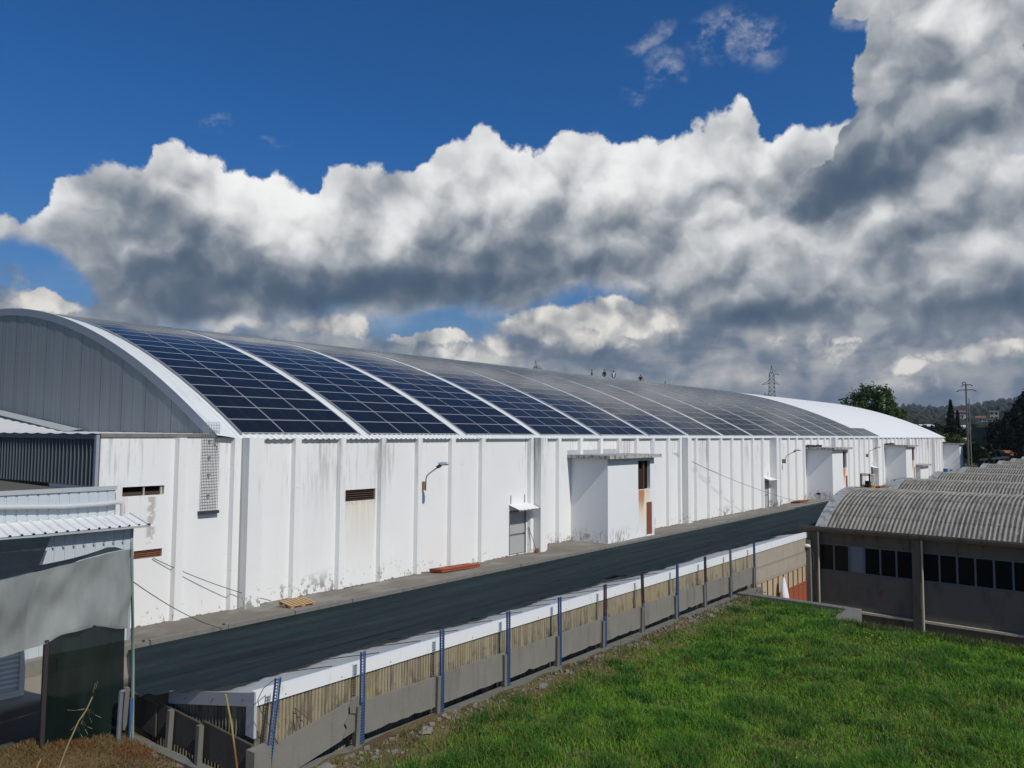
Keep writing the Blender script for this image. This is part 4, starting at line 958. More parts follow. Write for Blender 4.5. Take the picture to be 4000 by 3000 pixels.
tag(build(MB().grid(A), 'hanging_net', m_net2, smooth=True), 'dark green net hanging below the pale grey screen', 'net')
tag(build(MB().box(-9.24, -9.17, -9.36, -9.29, 0., 2.44), 'timber_post', M('dark_timber', (.035, .03, .03), .9)), 'dark upright post below the left part of the grey screen', 'post')
struct(build(MB().add([(-30, -9.3, 0.), (-4.4, -9.3, 0.), (-4.4, .0, 0.), (-30, 12, 0.)], [(0, 1, 2, 3)]).add([(-7.3, -9.3, 0), (-7.3, -9.3, -1.2), (-4.4, -2.8, -1.2), (-4.4, -2.8, 0)], [(0, 1, 2, 3)]), 'yard_floor', M('yard_concrete', lambda t, P: mixc(t, (sep(t, P)[1]+noise(t, P, 1.2, 4., .6)*.8).smooth(-4.2, -4.9)*.9, var(t, P, (.27, .245, .205), .15, 1.2), (.03, .028, .024)), .92)))  # shadow of the screen and nets is painted into the yard colour

# ================================================================== VAULTED BUILDING ON THE RIGHT
vb = thing('vaulted_building', 'low grey building with a row of corrugated barrel vaults and dark windows', 'building', (21.4, -13, -2.2))
VR, VHS, VZ, VP_, VX0 = 10.05, 5.3, 3.48, 11.42, 21.5
va = math.asin(VHS/VR); vzc = VZ-VR
def vault_pt(xa, a, y, r): return (xa+r*math.sin(a), y, vzc+r*math.cos(a))
PITCH = .177; NW = 6; TIERS = 10; da = 2*va/TIERS
# one curved corrugated sheet about its vault axis; every tier and column shares it
ncy = NW*4+1; na = 6
ylist = np.arange(ncy)*PITCH/4; hl = .034*np.cos(np.arange(ncy)*math.pi/2)
def sheet_A(hlist, yl, a0, a1, n, lift0, lift1):
    A = np.empty((n, len(yl), 3)); aa = np.linspace(a0, a1, n)
    for i, a in enumerate(aa):
        r = VR+hlist+lift0+(lift1-lift0)*i/(n-1); A[i, :, 0] = r*np.sin(a); A[i, :, 1] = -yl; A[i, :, 2] = r*np.cos(a)
    return A
# going up the slope: lower edge sits over the sheet below
mb = MB(); A0 = sheet_A(hl, ylist, -da*.54, da*.5, na, .014, .0); mb.grid(A0)
lip = A0[:1].copy(); lip2 = lip.copy(); lip2[..., 2] -= .014; mb.grid(np.concatenate([lip2, lip]))
sheet_me = mb.mesh('roof_sheet', m_vault); sheet_me.polygons.foreach_set('use_smooth', [True]*len(sheet_me.polygons))
YV = -13.42
for k in range(8):
    xa = VX0+VHS+VP_*k
    if k < 2:
        for i in range(TIERS):
            a = -va+da*(i+.5)
            for j in range(12):
                o = inst(sheet_me, 'roof_sheet', vb, (xa-21.4, YV-j*PITCH*NW+13+RNG.uniform(-.006, .006), vzc+2.2))
                if a <= .001: o.rotation_euler = (RNG.uniform(-.0008, .0008), a+RNG.uniform(-.0012, .0012), 0)
                else: o.rotation_euler = (0, a+RNG.uniform(-.0012, .0012), math.pi); o.location.y -= PITCH*NW; o.rotation_euler = (0, -a, math.pi)
        y0, nn = YV-12*PITCH*NW, 60
    else: y0, nn = YV, 130
    mb = MB(); yl = np.arange(nn*4+1)*PITCH/4-(y0)  ; h2 = .034*np.cos(np.arange(nn*4+1)*math.pi/2)
    for i in range(TIERS):
        a = -va+da*i; s_ = a < -.001
        A = sheet_A(h2, yl, a-(.04*da if s_ else 0), a+da*(1 if s_ else 1.04), 4, .014 if s_ else 0, 0 if s_ else .014); A[..., 0] += xa; A[..., 2] += vzc; mb.grid(A)
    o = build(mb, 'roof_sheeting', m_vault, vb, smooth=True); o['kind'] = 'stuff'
    A = np.array([[vault_pt(xa, a, y, VR+.065) for y in (-13.0, -13.46)] for a in np.linspace(-va-.01, va+.01, 22)])
    mb = MB().grid(A, 0, False); B_ = A[:, 0].copy(); B_[:, 2] -= .25; mb.grid(np.stack([B_, A[:, 0]], 1), 0, False)
    build(mb, 'verge_strip', M('verge_cement', lambda t, P: mixc(t, noise(t, P, 3., 8., .68).smooth(.45, .6)*.75, var(t, P, (.34, .35, .34), .15, 2.), (.12, .12, .115)), .92), vb)
    # tympanum under the vault end and the valley gutter
    T = [(xa-VHS, -13.25, -2.2), (xa+VHS, -13.25, -2.2)]+[vault_pt(xa, a, -13.25, VR-.05) for a in np.linspace(va, -va, 18)]
    build(MB().add(T, [tuple(range(len(T)))]), 'end_wall', m_facade, vb)
    build(MB().box(xa+VHS-.12, xa+VHS+VP_-2*VHS+.12, -45, -12.6, 1.72, 1.93), 'valley_gutter', m_conc_old, vb)
# facade
F0 = 21.4
build(MB().prism([(F0+.12, 2.00), (F0-.42, 2.06), (F0-.46, 2.06), (F0-.46, 1.97), (F0-.38, 1.84), (F0+.12, 1.80)], 'y', -45, -12.44), 'eaves_gutter', m_facade, vb)
hl_ = []
cols = [-13.0-4.22*k for k in range(8)]
for y in cols: build(MB().box(F0-.20, F0+.1, y-.16, y+.18, -2.3, 1.80), 'column', m_facade, vb)
mbu, mbl = MB(), MB()
for a, b in zip(cols, cols[1:]):
    mbu.box(F0, F0+.25, b+.18, a-.16, 1.27, 1.80); mbl.box(F0, F0+.25, b+.18, a-.16, -1.55, .04)
build(mbu, 'lintel_beam', m_facade, vb); build(mbl, 'spandrel_wall', m_facade2, vb)
build(MB().box(F0+.06, F0+.3, -45, -12.9, -2.3, -1.66), 'plinth', m_facade, vb)
for a, b in zip(cols, cols[1:]): build(MB().box(F0-.12, F0+.06, b+.185, a-.165, -1.655, -1.56), 'ledge', m_sill, vb)
build(MB().box(F0+.9, 110, -44, -13.4, -2.2, -1.9).box(F0+6, F0+6.2, -44, -13.4, -1.9, 1.7), 'interior', m_black, vb)
for bi, (a, b) in enumerate(zip(cols[:4], cols[1:5])):
    ys, ye = a-.165, b+.185; n = 6; st = (ye-ys)/n
    w = build(MB().box(F0+.02, F0+.10, ye, ys, .045, .10).box(F0+.02, F0+.10, ye, ys, 1.215, 1.265), 'window_band', m_winframe, vb)
    for i in range(n+1):
        yy = ys+st*i; build(MB().box(F0+.015, F0+.105, max(ye, yy-.035), min(ys, yy+.035), .1005, 1.2145), 'mullion', m_winframe, w)
    for i in range(n):
        y0, y1 = ys+st*(i+1)+.036, ys+st*i-.036
        if bi == 0 and i == 2: build(MB().box(F0+.05, F0+.06, y0, y1, .1005, 1.2145), 'blanking_panel', m_panepanel, w)
        else: build(MB().box(F0+.055, F0+.062, y0, y1, .1005, 1.2145), 'pane', m_pane, w)
dp = build(MB().tube([(F0-.25, -13.22, 1.8), (F0-.25, -13.22, -2.2)], .035, 7), 'down_pipe', m_sill, vb)
build(MB().tube([(F0-.25, -17.44, 1.8), (F0-.25, -17.44, -2.2)], .035, 7), 'down_pipe', m_sill, vb)
build(MB().box(F0-.03, F0-.003, -15.75, -15.68, -.95, -.60), 'rusty_bracket', m_rust, vb)
build(MB().box(F0+.3, 112, -45.2, -45, -2.2, 1.8).box(112, 112.3, -45, -13.3, -2.2, 1.9), 'rear_wall', m_facade, vb)
lp = thing('yard_lamp', 'small white floodlight on a bent arm at the corner of the vaulted building', 'lamp', (21.2, -12.95, .1))
build(MB().tube([(21.17, -12.98, .05), (21.17, -12.98, .75), (21.1, -12.9, 1.0), (21.0, -12.82, 1.12)], .022, 6), 'arm', m_galv, lp, smooth=True)
build(MB().ball((20.92, -12.78, 1.14), (.12, .17, .085), 10, 6), 'head', M('lamp_white', (.72, .73, .72), .4), lp, smooth=True)

# ================================================================== GROUND
GS = np.concatenate([[-4200, -2500, -900, -300, -120], np.arange(-60, 160, 4.), [170, 200, 260, 330, 420, 600, 900, 1500, 2800, 4200]])
def ground_z(x, y): return -2.3+3.6*float(np.clip((x-112)/24., 0, 1))*(1. if y < 60 else 1.)
A = np.array([[(x, y, ground_z(x, y)) for y in GS] for x in GS])
m_land = M('field_ground', lambda t, P: mixc(t, noise(t, P, .02, 6., .6).smooth(.4, .62), (.035, .055, .022), (.075, .072, .038)), .95)
struct(build(MB().grid(A, 0, True), 'ground', m_land))
struct(build(MB().add([(10, -60, -2.28), (21.6, -60, -2.28), (21.6, -12.6, -2.28), (10, -12.6, -2.28)], [(0, 1, 2, 3)]), 'courtyard', m_walk))
CX, CY = -14.5, -24.48
from mathutils import noise as mn
def terr(x, y):
    z = .30+.05*mn.noise(Vector((x*.5, y*.5, 0)))+.025*mn.noise(Vector((x*1.7, y*1.7, 3)))
    if x < -7.3:
        z += .25*math.exp(-((x+9.6)/1.6)**2-((y+9.6)/1.5)**2)*1.0
        k = min(1, max(0, (y+8.9)/1.1)); z = z*(1-k*k*(3-2*k))-.15*k
        k = min(1, max(0, (-7.62-x)/.5)); z -= .10*(1-k)
    else: z += .06*math.exp(-(y+13.6)**2/.3)-.02
    d = math.hypot(x-CX, y-CY); b = 5.0-.5*d
    return max(z, b)
def soil(t, P):
    x, y, z = sep(t, P)
    n = noise(t, P, 1.1, 7., .62); n2 = noise(t, P, .35, 3., .5)
    g = mixc(t, n.smooth(.38, .62), (.055, .085, .026), (.095, .092, .038))
    dry = (y.smooth(-15.6, -13.4)*.9 + n2.smooth(.52, .68)*.5 + x.smooth(-6.8, -7.6)*1.2).clamp()
    g = mixc(t, dry, g, mixc(t, n.smooth(.42, .6), (.20, .135, .062), (.125, .082, .040)))
    gr = noise(t, P, 16., 5., .65).smooth(.40, .66)
    return mixc(t, gr*.5, g, (.04, .034, .020))
m_soil = M('terrace_soil', soil, .96, bump=lambda t, P: (noise(t, P, 10., 7., .65), .8, .06))
mb = MB()
g1x = np.concatenate([np.arange(-40, -12, 1.), np.arange(-12, -7.4, .16), [-7.4]]); g1y = np.concatenate([np.arange(-60, -26, 2.), np.arange(-26, -14, .5), np.arange(-14, -7.2, .16)])
mb.grid([[(x, y, terr(x, y)) for y in g1y] for x in g1x], 0, True)
g2x = np.arange(-7.4, 12.61, .25); g2y = np.concatenate([np.arange(-60, -27, 2.), np.arange(-27, -14.2, .3), np.arange(-14.2, -13.0, .12), [-12.98]])
mb.grid([[(x if (y > -17.0 or x < 10.4) else 10.4+(x-10.4)*.05, y, terr(x, y) if (y > -17.0 or x < 10.55) else .24-.5*min(1, (x-10.4)/.5)) for y in g2y] for x in g2x], 0, True)
struct(build(mb, 'terrace_ground', m_soil, smooth=True))
struct(build(MB().box(10.3, 10.49, -60, -17.26, -2.3, .18).box(-7.4, 12.4, -12.97, -12.90, -1.5, .2), 'terrace_retaining_wall', m_conc_old))
# kerb strips and footing
struct(build(MB().box(-7.2, 14.4, -13.24, -12.93, .0, .318), 'fence_footing', m_conc_old))
struct(build(MB().add([(-7.80, -8.3, .27), (-7.62, -8.3, .27), (-7.14, -13.3, .27), (-7.36, -13.3, .27), (-7.80, -8.3, -.4), (-7.62, -8.3, -.4), (-7.14, -13.3, -.4), (-7.36, -13.3, -.4)], [(3, 2, 1, 0), (0, 4, 7, 3), (1, 2, 6, 5), (3, 7, 6, 2)]), 'boundary_kerb', m_conc_old))
pw = thing('parapet_wall', 'low old concrete parapet with a square end at the terrace edge', 'wall', (12.6, -15, 0))
build(MB().box(12.35, 12.72, -16.84, -13.05, -2.3, .40), 'parapet', m_conc_old, pw)
build(MB().box(10.55, 12.74, -17.24, -16.842, -2.3, .385), 'end_block', m_conc_old, pw)
gv = lambda x, y: .33
blob_strip(420, lambda g: g.uniform(-7., 13.5), lambda g, x: -13.3-abs(g.gauss(0, .28)), lambda x, y: terr(x, y), .012, .045, m_rubble, 'gravel', 4)
blob_strip(150, lambda g: g.gauss(9.2, .8), lambda g, x: -13.35-abs(g.gauss(0, .2)), lambda x, y: terr(x, y), .02, .055, M('pale_rubble', plain((.19, .175, .15), .25, 8.), .95), 'gravel', 6)
blob_strip(160, lambda g: g.gauss(-7.75, .12), lambda g, x: g.uniform(-13.2, -10.2), lambda x, y: terr(x, y), .012, .035, m_rubble, 'gravel', 8)
ST = [(-6.2, -13.5, .16, 'pale chunk of concrete lying under the broken fence panel'), (-3.9, -13.62, .13, 'pale stone in the soil between the second and third posts'), (-.3, -13.7, .12, 'pale stone by the fence footing near the fourth post'), (8.6, -13.75, .15, 'small concrete lump in the grass by the far fence')]
for x, y, r, lab in ST:
    g = random.Random(int(x*100)); mb = MB().ball((0, 0, 0), (r*1.3, r, r*.6), 9, 6); mb.v[0] = mb.v[0]*np.array([[g.uniform(.75, 1.2)]*3 for _ in range(len(mb.v[0]))])+np.array([x, y, terr(x, y)+r*.2])
    tag(build(mb, 'stone', M('pale_rubble', (.27, .26, .24), .95)), lab, 'stone', 'pale stones along the fence foot')

# ------------------------------------------------------------------ grass
rg = np.random.default_rng(3)
def fnoise(x, y, s, seed):            # smooth value noise
    rs = np.random.default_rng(seed); T = rs.random((64, 64)); u_, v_ = x/s, y/s; i, j = np.floor(u_).astype(int), np.floor(v_).astype(int); a, b = u_-i, v_-j
    a = a*a*(3-2*a); b = b*b*(3-2*b); q = lambda m_, n_: T[m_ % 64, n_ % 64]
    return (q(i, j)*(1-a)+q(i+1, j)*a)*(1-b)+(q(i, j+1)*(1-a)+q(i+1, j+1)*a)*b
TX = np.linspace(-14, 13, 271); TY = np.linspace(-34, -7, 271); TZ = np.array([[terr(x, y) for y in TY] for x in TX])
def tz(x, y):
    i = np.clip(((x+14)/.1).astype(int), 0, 269); j = np.clip(((y+34)/.1).astype(int), 0, 269); return TZ[i, j]
def grass_mesh(name, x, y, h, w, col, mat, lean=.45, yaw=None):
    n = len(x); z = tz(x, y)-.01; ang = rg.random(n)*6.283 if yaw is None else yaw; dx, dy = np.cos(ang), np.sin(ang); la = rg.normal(0, lean, (n, 2)) + np.array([.10, .05])
    V = np.empty((n, 5, 3)); ww = w/2
    V[:, 0] = np.stack([x-dx*ww, y-dy*ww, z], 1); V[:, 1] = np.stack([x+dx*ww, y+dy*ww, z], 1)
    mx, my, mz = x+la[:, 0]*h*.35, y+la[:, 1]*h*.35, z+h*.58
    V[:, 2] = np.stack([mx+dx*ww*.8, my+dy*ww*.8, mz], 1); V[:, 3] = np.stack([mx-dx*ww*.8, my-dy*ww*.8, mz], 1)
    V[:, 4] = np.stack([x+la[:, 0]*h, y+la[:, 1]*h, z+h*np.clip(1-.35*np.hypot(la[:, 0], la[:, 1]), .35, 1)], 1)
    me = bpy.data.meshes.new(name); me.vertices.add(n*5); me.vertices.foreach_set('co', V.reshape(-1).astype(np.float32))
    b = np.arange(n)*5; L = np.stack([b, b+1, b+2, b+3, b+3, b+2, b+4], 1).reshape(-1)
    me.loops.add(n*7); me.loops.foreach_set('vertex_index', L.astype(np.int32)); me.polygons.add(n*2)
    me.polygons.foreach_set('loop_start', np.stack([np.arange(n)*7, np.arange(n)*7+4], 1).reshape(-1).astype(np.int32))
    me.update(calc_edges=True)
    at = me.color_attributes.new('tint', 'FLOAT_COLOR', 'POINT'); c4 = np.ones((n, 5, 4), np.float32); c4[:, :, :3] = col[:, None, :]; at.data.foreach_set('color', c4.reshape(-1))
    me.materials.append(mat); o = bpy.data.objects.new(name, me); link(o); o['kind'] = 'stuff'; return o
def tintcol(t, P):
    n = t.nodes.new('ShaderNodeAttribute'); n.attribute_name = 'tint'; return N(t, n.outputs['Color'])
m_grass = M('grass_blades', tintcol, .6, spec=.2, transl=((.1, .2, .03), .36))
def sample(n, x0, x1, y0, y1):
    return rg.uniform(x0, x1, n), rg.uniform(y0, y1, n)
x, y = sample(620000, -7.3, 12.4, -27, -13.3)
d = np.hypot(x-CX, y-CY); az = np.degrees(np.arctan2(x-CX, y-CY))
keep = (d > 9.3) & (az > 28) & (az < 92) & ((y > -16.9) | (x < 10.5)) & (rg.random(len(x)) < np.clip(16./d, .35, 1.)**1.2)
edge = np.clip((-13.55-y)/1.2, 0, 1)*np.clip((12.5-x)/1.5, .25, 1)
big = fnoise(x, y, 1.6, 1); mid = fnoise(x, y, .55, 2); fin = fnoise(x, y, .22, 5)
keep &= rg.random(len(x)) < np.clip(.12+edge*1.0, 0, 1)*np.clip(.30+mid*1.1, 0, 1)
x, y, d, big, mid, fin, edge = [q[keep] for q in (x, y, d, big, mid, fin, edge)]
n = len(x)
lush = np.clip((big-.35)*1.6, 0, 1)*np.clip((-14.2-y)/1.5, .15, 1)
h = (.07+.16*mid**1.5+.10*lush)*rg.uniform(.6, 1.4, n)*(.5+.5*edge); w = rg.uniform(.009, .019, n)*np.clip(d/15, .8, 2.2)
G1, G2, G3, DRY = np.array([.122, .275, .026]), np.array([.222, .395, .044]), np.array([.068, .195, .026]), np.array([.31, .26, .10])
k = np.clip(fin*.7+rg.random(n)*.5, 0, 1)[:, None]; col = G1*(1-k)+G2*k
k = (np.clip((mid-.42)*2.4, 0, 1)*.9)[:, None]; col = col*(1-k)+G3*k
dryp = np.clip(.03+.18*(1-lush)*(fnoise(x, y, 2.4, 9) > .45)+.55*np.clip((y+15.0)/1.6, 0, 1), 0, .8); dm = (rg.random(n) < dryp)[:, None]
col = np.where(dm, DRY*rg.uniform(.55, 1.1, (n, 1)), col)*rg.uniform(.75, 1.2, (n, 1))
grass_mesh('lawn_grass', x, y, h, w, col, m_grass)
# taller flowering stalks and tufts
x, y = sample(5200, -7, 12.3, -26, -13.8); kk = ((y > -16.9) | (x < 10.45)) & (np.hypot(x-CX, y-CY) > 10); x, y = x[kk], y[kk]; n = len(x)
grass_mesh('lawn_grass', x, y, rg.uniform(.22, .46, n), rg.uniform(.008, .014, n), np.where(rg.random((n, 1)) < .45, np.array([.20, .19, .075]), np.array([.085, .15, .03]))*rg.uniform(.7, 1.15, (n, 1)), m_grass, .28)
cx_, cy_ = sample(150, -7, 12., -25, -13.9); x = np.repeat(cx_, 90)+rg.normal(0, .13, 150*90); y = np.repeat(cy_, 90)+rg.normal(0, .13, 150*90)
kk = ((y > -16.9) | (x < 10.45)) & (y < -13.5) & (np.hypot(x-CX, y-CY) > 9.5); x, y = x[kk], y[kk]; n = len(x)
grass_mesh('lawn_grass', x, y, rg.uniform(.14, .34, n), rg.uniform(.012, .022, n), np.array([.055, .155, .025])*rg.uniform(.7, 1.35, (n, 1)), m_grass, .5)
# edge of the terrace above the courtyard
x = 10.45+rg.normal(0, .14, 5200); y = rg.uniform(-26, -17.3, 5200); grass_mesh('lawn_grass', np.minimum(x, 10.62), y, rg.uniform(.10, .34, 5200), rg.uniform(.014, .024, 5200), np.where(rg.random((5200, 1)) < .3, np.array([.24, .19, .08]), np.array([.07, .13, .028]))*rg.uniform(.7, 1.2, (5200, 1)), m_grass, .4)
# weeds along the fence foot
x = rg.uniform(-7, 13.5, 2600); y = -13.32-np.abs(rg.normal(0, .22, 2600)); kk = fnoise(x, y, .5, 21) > .45; x, y = x[kk], y[kk]; n = len(x)
grass_mesh('weeds', x, y, rg.uniform(.04, .2, n), rg.uniform(.010, .02, n), np.where(rg.random((n, 1)) < .5, np.array([.23, .17, .08]), np.array([.06, .13, .025])), m_grass, .6)
# dry grass on the near left mound
x, y = sample(105000, -12.5, -7.62, -15.5, -8.0); kk = (rg.random(len(x)) < .25+.75*fnoise(x, y, .45, 31)) & (y < -8.3-.4*(x > -8)) ; x, y = x[kk], y[kk]; n = len(x)
c = np.where(rg.random((n, 1)) < .16, np.array([.085, .12, .03]), np.array([.285, .185, .075]))*rg.uniform(.5, 1.25, (n, 1)); rd = (fnoise(x, y, .8, 33) > .6)[:, None]; c = np.where(rd, c*np.array([1., .72, .7]), c)
grass_mesh('dry_grass', x, y, rg.uniform(.03, .13, n), rg.uniform(.005, .011, n), c, m_grass, .8)
# small yellow flowers
mb = MB(); g = random.Random(9)
for cx_, cy_, s_, q in ((8.9, -18.4, .5, 34), (10., -19.8, .3, 10), (4., -17.5, 2.5, 16), (1., -19, 3, 16)):
    for _ in range(q):
        x, y = g.gauss(cx_, s_), g.gauss(cy_, s_*.7)
        if x < 10.3: z = terr(x, y)+g.uniform(.14, .26); mb.obox((x, y, z), .022, .022, .012, (g.uniform(-.5, .5), g.uniform(-.5, .5), g.random()*3))
o = build(mb, 'yellow_flowers', M('yellow_petals', (.55, .40, .03), .7)); o['kind'] = 'stuff'

# wild oat close to the camera, rooted in the bank below
m_oat = M('ripe_oat', plain((.42, .34, .17), .15, 40.), .7, transl=((.4, .3, .1), .25))
def oat(stem, heads, lab, r=.0016):
    o = thing('wild_oat', lab, 'grass stalk', stem[0], 'ripe oat stalks at the lower left'); build(MB().tube(stem, [r*1.2]+[r]*(len(stem)-1), 5), 'stem', m_oat, o)
    for (hx, hy, hz, dx, dz, L_) in heads:
        mb = MB(); a = Vector((hx, hy, hz)); b_ = a+Vector((dx*.77, -dx*.64, dz)).normalized()*L_; s1 = Vector((.64, .77, 0))
        m1 = a.lerp(b_, .35); up = Vector((.0, .0, 1)).cross((b_-a).normalized()); up = up.normalized() if up.length > .01 else s1
        for sg in (-1, 1): mb.add([a, m1+up*.0055*sg, b_, m1+s1*.0050*sg], [(0, 1, 2, 3)])
        mb.tube([b_, b_+(b_-a)*.7+Vector((0, 0, .004))], .0004, 3)
        build(mb, 'spikelet', m_oat, o)
base = (-13.80, -22.40, 3.85)
S0 = [base, (-13.757, -22.412, 5.20), (-13.739, -22.418, 5.348), (-13.726, -22.423, 5.392), (-13.704, -22.432, 5.453), (-13.689, -22.437, 5.477), (-13.678, -22.442, 5.507)]
H0 = [(-13.684, -22.440, 5.488, .25, 1., .030), (-13.678, -22.442, 5.505, .3, 1, .022), (-13.689, -22.437, 5.480, -1., -.1, .026), (-13.688, -22.437, 5.480, .6, -.5, .026), (-13.686, -22.438, 5.480, .25, -1., .024), (-13.692, -22.435, 5.472, -.2, -.9, .020), (-13.700, -22.433, 5.458, -.7, -1., .022), (-13.699, -22.433, 5.456, .4, -1., .026), (-13.70, -22.433, 5.452, .9, -.8, .022), (-13.706, -22.431, 5.44, .5, -1.2, .020)]
oat(S0, H0, 'tallest ripe oat stalk with drooping spikelets before the dark shade')
P2 = Vector((-13.80, -22.40, 0))
oat([(-13.86, -22.36, 3.85), (-13.80, -22.39, 5.30), (-13.775, -22.402, 5.375)], [(-13.775, -22.402, 5.375, .3, .9, .026), (-13.785, -22.398, 5.36, .6, .5, .024), (-13.79, -22.395, 5.35, -.6, .2, .024), (-13.79, -22.395, 5.345, .1, -1, .024)], 'short oat stalk second from the left edge of the photo')
oat([(-13.95, -22.3, 3.85), (-13.885, -22.345, 5.27), (-13.87, -22.355, 5.325)], [(-13.87, -22.355, 5.325, .5, .6, .03), (-13.875, -22.35, 5.315, .9, .1, .026), (-13.88, -22.348, 5.305, -.7, .2, .024)], 'short oat stalk at the very lower left corner')
oat([(-13.78, -22.40, 3.85), (-13.745, -22.415, 5.30), (-13.728, -22.421, 5.35)], [(-13.728, -22.421, 5.35, .3, -1., .028), (-13.733, -22.419, 5.345, -.4, -.9, .026), (-13.736, -22.418, 5.34, -.1, -1, .03)], 'low oat stalk just right of the tallest one')

# ================================================================== BACKGROUND
# hills on the horizon: height by direction from the bank
HAZ = [(-180, 1.0), (-90, 1.2), (0, 1.0), (40, 1.2), (70, 1.55), (76.5, 1.55), (77.6, 1.68), (78.3, 1.84), (79.2, 1.74), (80.5, 1.66), (81.4, 1.68), (82.4, 1.94), (83.8, 2.12), (84.8, 2.24), (90, 2.6), (110, 2.2), (180, 1.0)]
azs = np.concatenate([np.arange(-180, 66, 4.), np.arange(66, 100, .12), np.arange(100, 181, 4.)]); rs = [420, 560, 760, 1000, 1300, 1700, 2200, 2900, 3100, 3600]; fs = [0, .02, .10, .20, .34, .52, .76, 1.0, .98, .7]
A = np.empty((len(azs), len(rs), 3))
for i, a in enumerate(azs):
    e = float(np.interp(a, [q[0] for q in HAZ], [q[1] for q in HAZ]))
    for j, (r, f) in enumerate(zip(rs, fs)):
        zz = 2900*math.tan(rad(e))*f+1.3+ (9*mn.noise(Vector((a*.9, r*.003, 0)))+4*mn.noise(Vector((a*5, r*.01, 2)))+3.0*mn.noise(Vector((a*22, r*.03, 2))))*f
        A[i, j] = (CX+r*math.sin(rad(a)), CY+r*math.cos(rad(a)), zz+4.*f)
m_hill = M('wooded_hill', lambda t, P: mixc(t, noise(t, P, .012, 7., .65).smooth(.46, .60), mixc(t, noise(t, P, .05, 4., .6), (.014, .024, .013), (.030, .042, .020)), (.055, .062, .030)), .95)
hill = build(MB().grid(A, 0, True), 'hills', m_hill, smooth=False); struct(hill)
# distant woodland: many small crowns, one mass
def crown_blob(mb, c, rx, rz, g, n=6, m=4):
    mb.ball(c, (rx, rx, rz), n, m); V = mb.v[-1]; V[:] = np.array(c)+(V-np.array(c))*np.array([[g.uniform(.75, 1.25)] for _ in range(len(V))])
mb = MB(); g = random.Random(21)
for _ in range(3400):
    a = g.uniform(70, 94); r = 420*(2950/420)**g.random(); e = float(np.interp(a, [q[0] for q in HAZ], [q[1] for q in HAZ]))
    if mn.noise(Vector((a*.8, math.log(r)*4, 1))) < -.12 and r < 2700: continue
    f = float(np.interp(r, rs, fs)); z = 2900*math.tan(rad(e))*f+1.3+4*f; s_ = g.uniform(3.5, 7.5)
    crown_blob(mb, (CX+r*math.sin(rad(a)), CY+r*math.cos(rad(a)), z+s_*.5), s_, s_*g.uniform(.9, 1.5), g)
for _ in range(420):           # tree line on the ridge itself
    a = g.uniform(72, 92); e = float(np.interp(a, [q[0] for q in HAZ], [q[1] for q in HAZ])); r = 2900; s_ = g.uniform(4, 9)
    crown_blob(mb, (CX+r*math.sin(rad(a)), CY+r*math.cos(rad(a)), 2900*math.tan(rad(e))+5+s_*.6), s_, s_*g.uniform(1., 2.), g)
o = build(mb, 'distant_woodland', M('woodland_leaf', plain((.022, .034, .017), .5, .05), .95)); o['kind'] = 'stuff'

def rot_house(name, lab, az, d, w, dep, zb, h, wall, roofc, rows, cols, roof='flat', rh=1.6, group=None, yaw=None):
    c = (CX+d*math.sin(rad(az)), CY+d*math.cos(rad(az)), zb); o = thing(name, lab, 'house' if rows < 3 else 'apartment block', c, group); o.rotation_euler = (0, 0, -rad(az)+(yaw or 0))
    ORG[o.name] = Vector((0, 0, 0))      # children in local axes: x right, -y towards the viewer
    build(MB().box(-w/2, w/2, 0, dep, -3, h), 'walls', wall, o)
    for r_ in range(rows):
        for c_ in range(cols):
            x = -w/2+(c_+.5)*w/cols; z = (r_+.30)*h/rows; build(MB().box(x-w/cols*.27, x+w/cols*.27, -.12, .1, z, z+h/rows*.45), 'window', m_pane, o)
        if rows >= 3: build(MB().box(-w/2-.1, w/2+.1, -.8, -.005, (r_+.12)*h/rows, (r_+.17)*h/rows), 'balcony_slab', wall, o)
    if roof == 'flat': build(MB().box(-w/2-.3, w/2+.3, -.3, dep+.3, h+.002, h+.45), 'roof', roofc, o)
    else: build(MB().prism([(-.5, h+.003), (dep/2, h+rh), (dep+.5, h+.003)], 'x', -w/2-.4, w/2+.4), 'roof', roofc, o)
    return o
m_hw = M('house_white', plain((.62, .61, .58), .05, .3), .8); m_hc = M('house_cream', plain((.52, .46, .36), .05, .3), .8); m_ho = M('house_terracotta', plain((.42, .21, .12), .08, .3), .8)
m_tile = M('roof_tiles', plain((.24, .085, .045), .25, 1.2), .85); m_grey = M('house_grey', plain((.16, .17, .18), .08, .4), .8)
def azd(px, py): pass
T_ = [('white apartment block with dark balcony bands on the hillside', 81.05, 640, 9.6, 8, 14.2, 7.2, m_hw, m_grey, 3, 5, 'flat'), ('terracotta and white terrace of flats below the white block', 81.35, 600, 9.5, 8, 10.2, 4.6, m_ho, m_tile, 3, 6, 'flat'),
      ('tall cream house standing highest on the hillside', 83.15, 660, 5.5, 6, 18.5, 6.2, m_hc, m_hw, 2, 2, 'flat'), ('stepped row of white houses under the tall cream house', 83.05, 600, 9.5, 7, 12.6, 5.2, m_hw, m_tile, 3, 6, 'flat'),
      ('small white house left of the tall cream one', 82.4, 640, 6., 6, 16.8, 2.9, m_hw, m_tile, 1, 3, 'gable'), ('small white house above the apartment block', 81.2, 700, 11., 6, 23.3, 2.2, m_hw, m_tile, 1, 5, 'gable'),
      ('lone cream cottage far up the hill', 84.2, 620, 3.5, 5, 17, 3.0, m_hc, m_tile, 1, 2, 'gable'), ('white cottage among trees left on the hill', 77.6, 640, 4., 5, 17.5, 2.6, m_hc, m_tile, 1, 2, 'gable')]
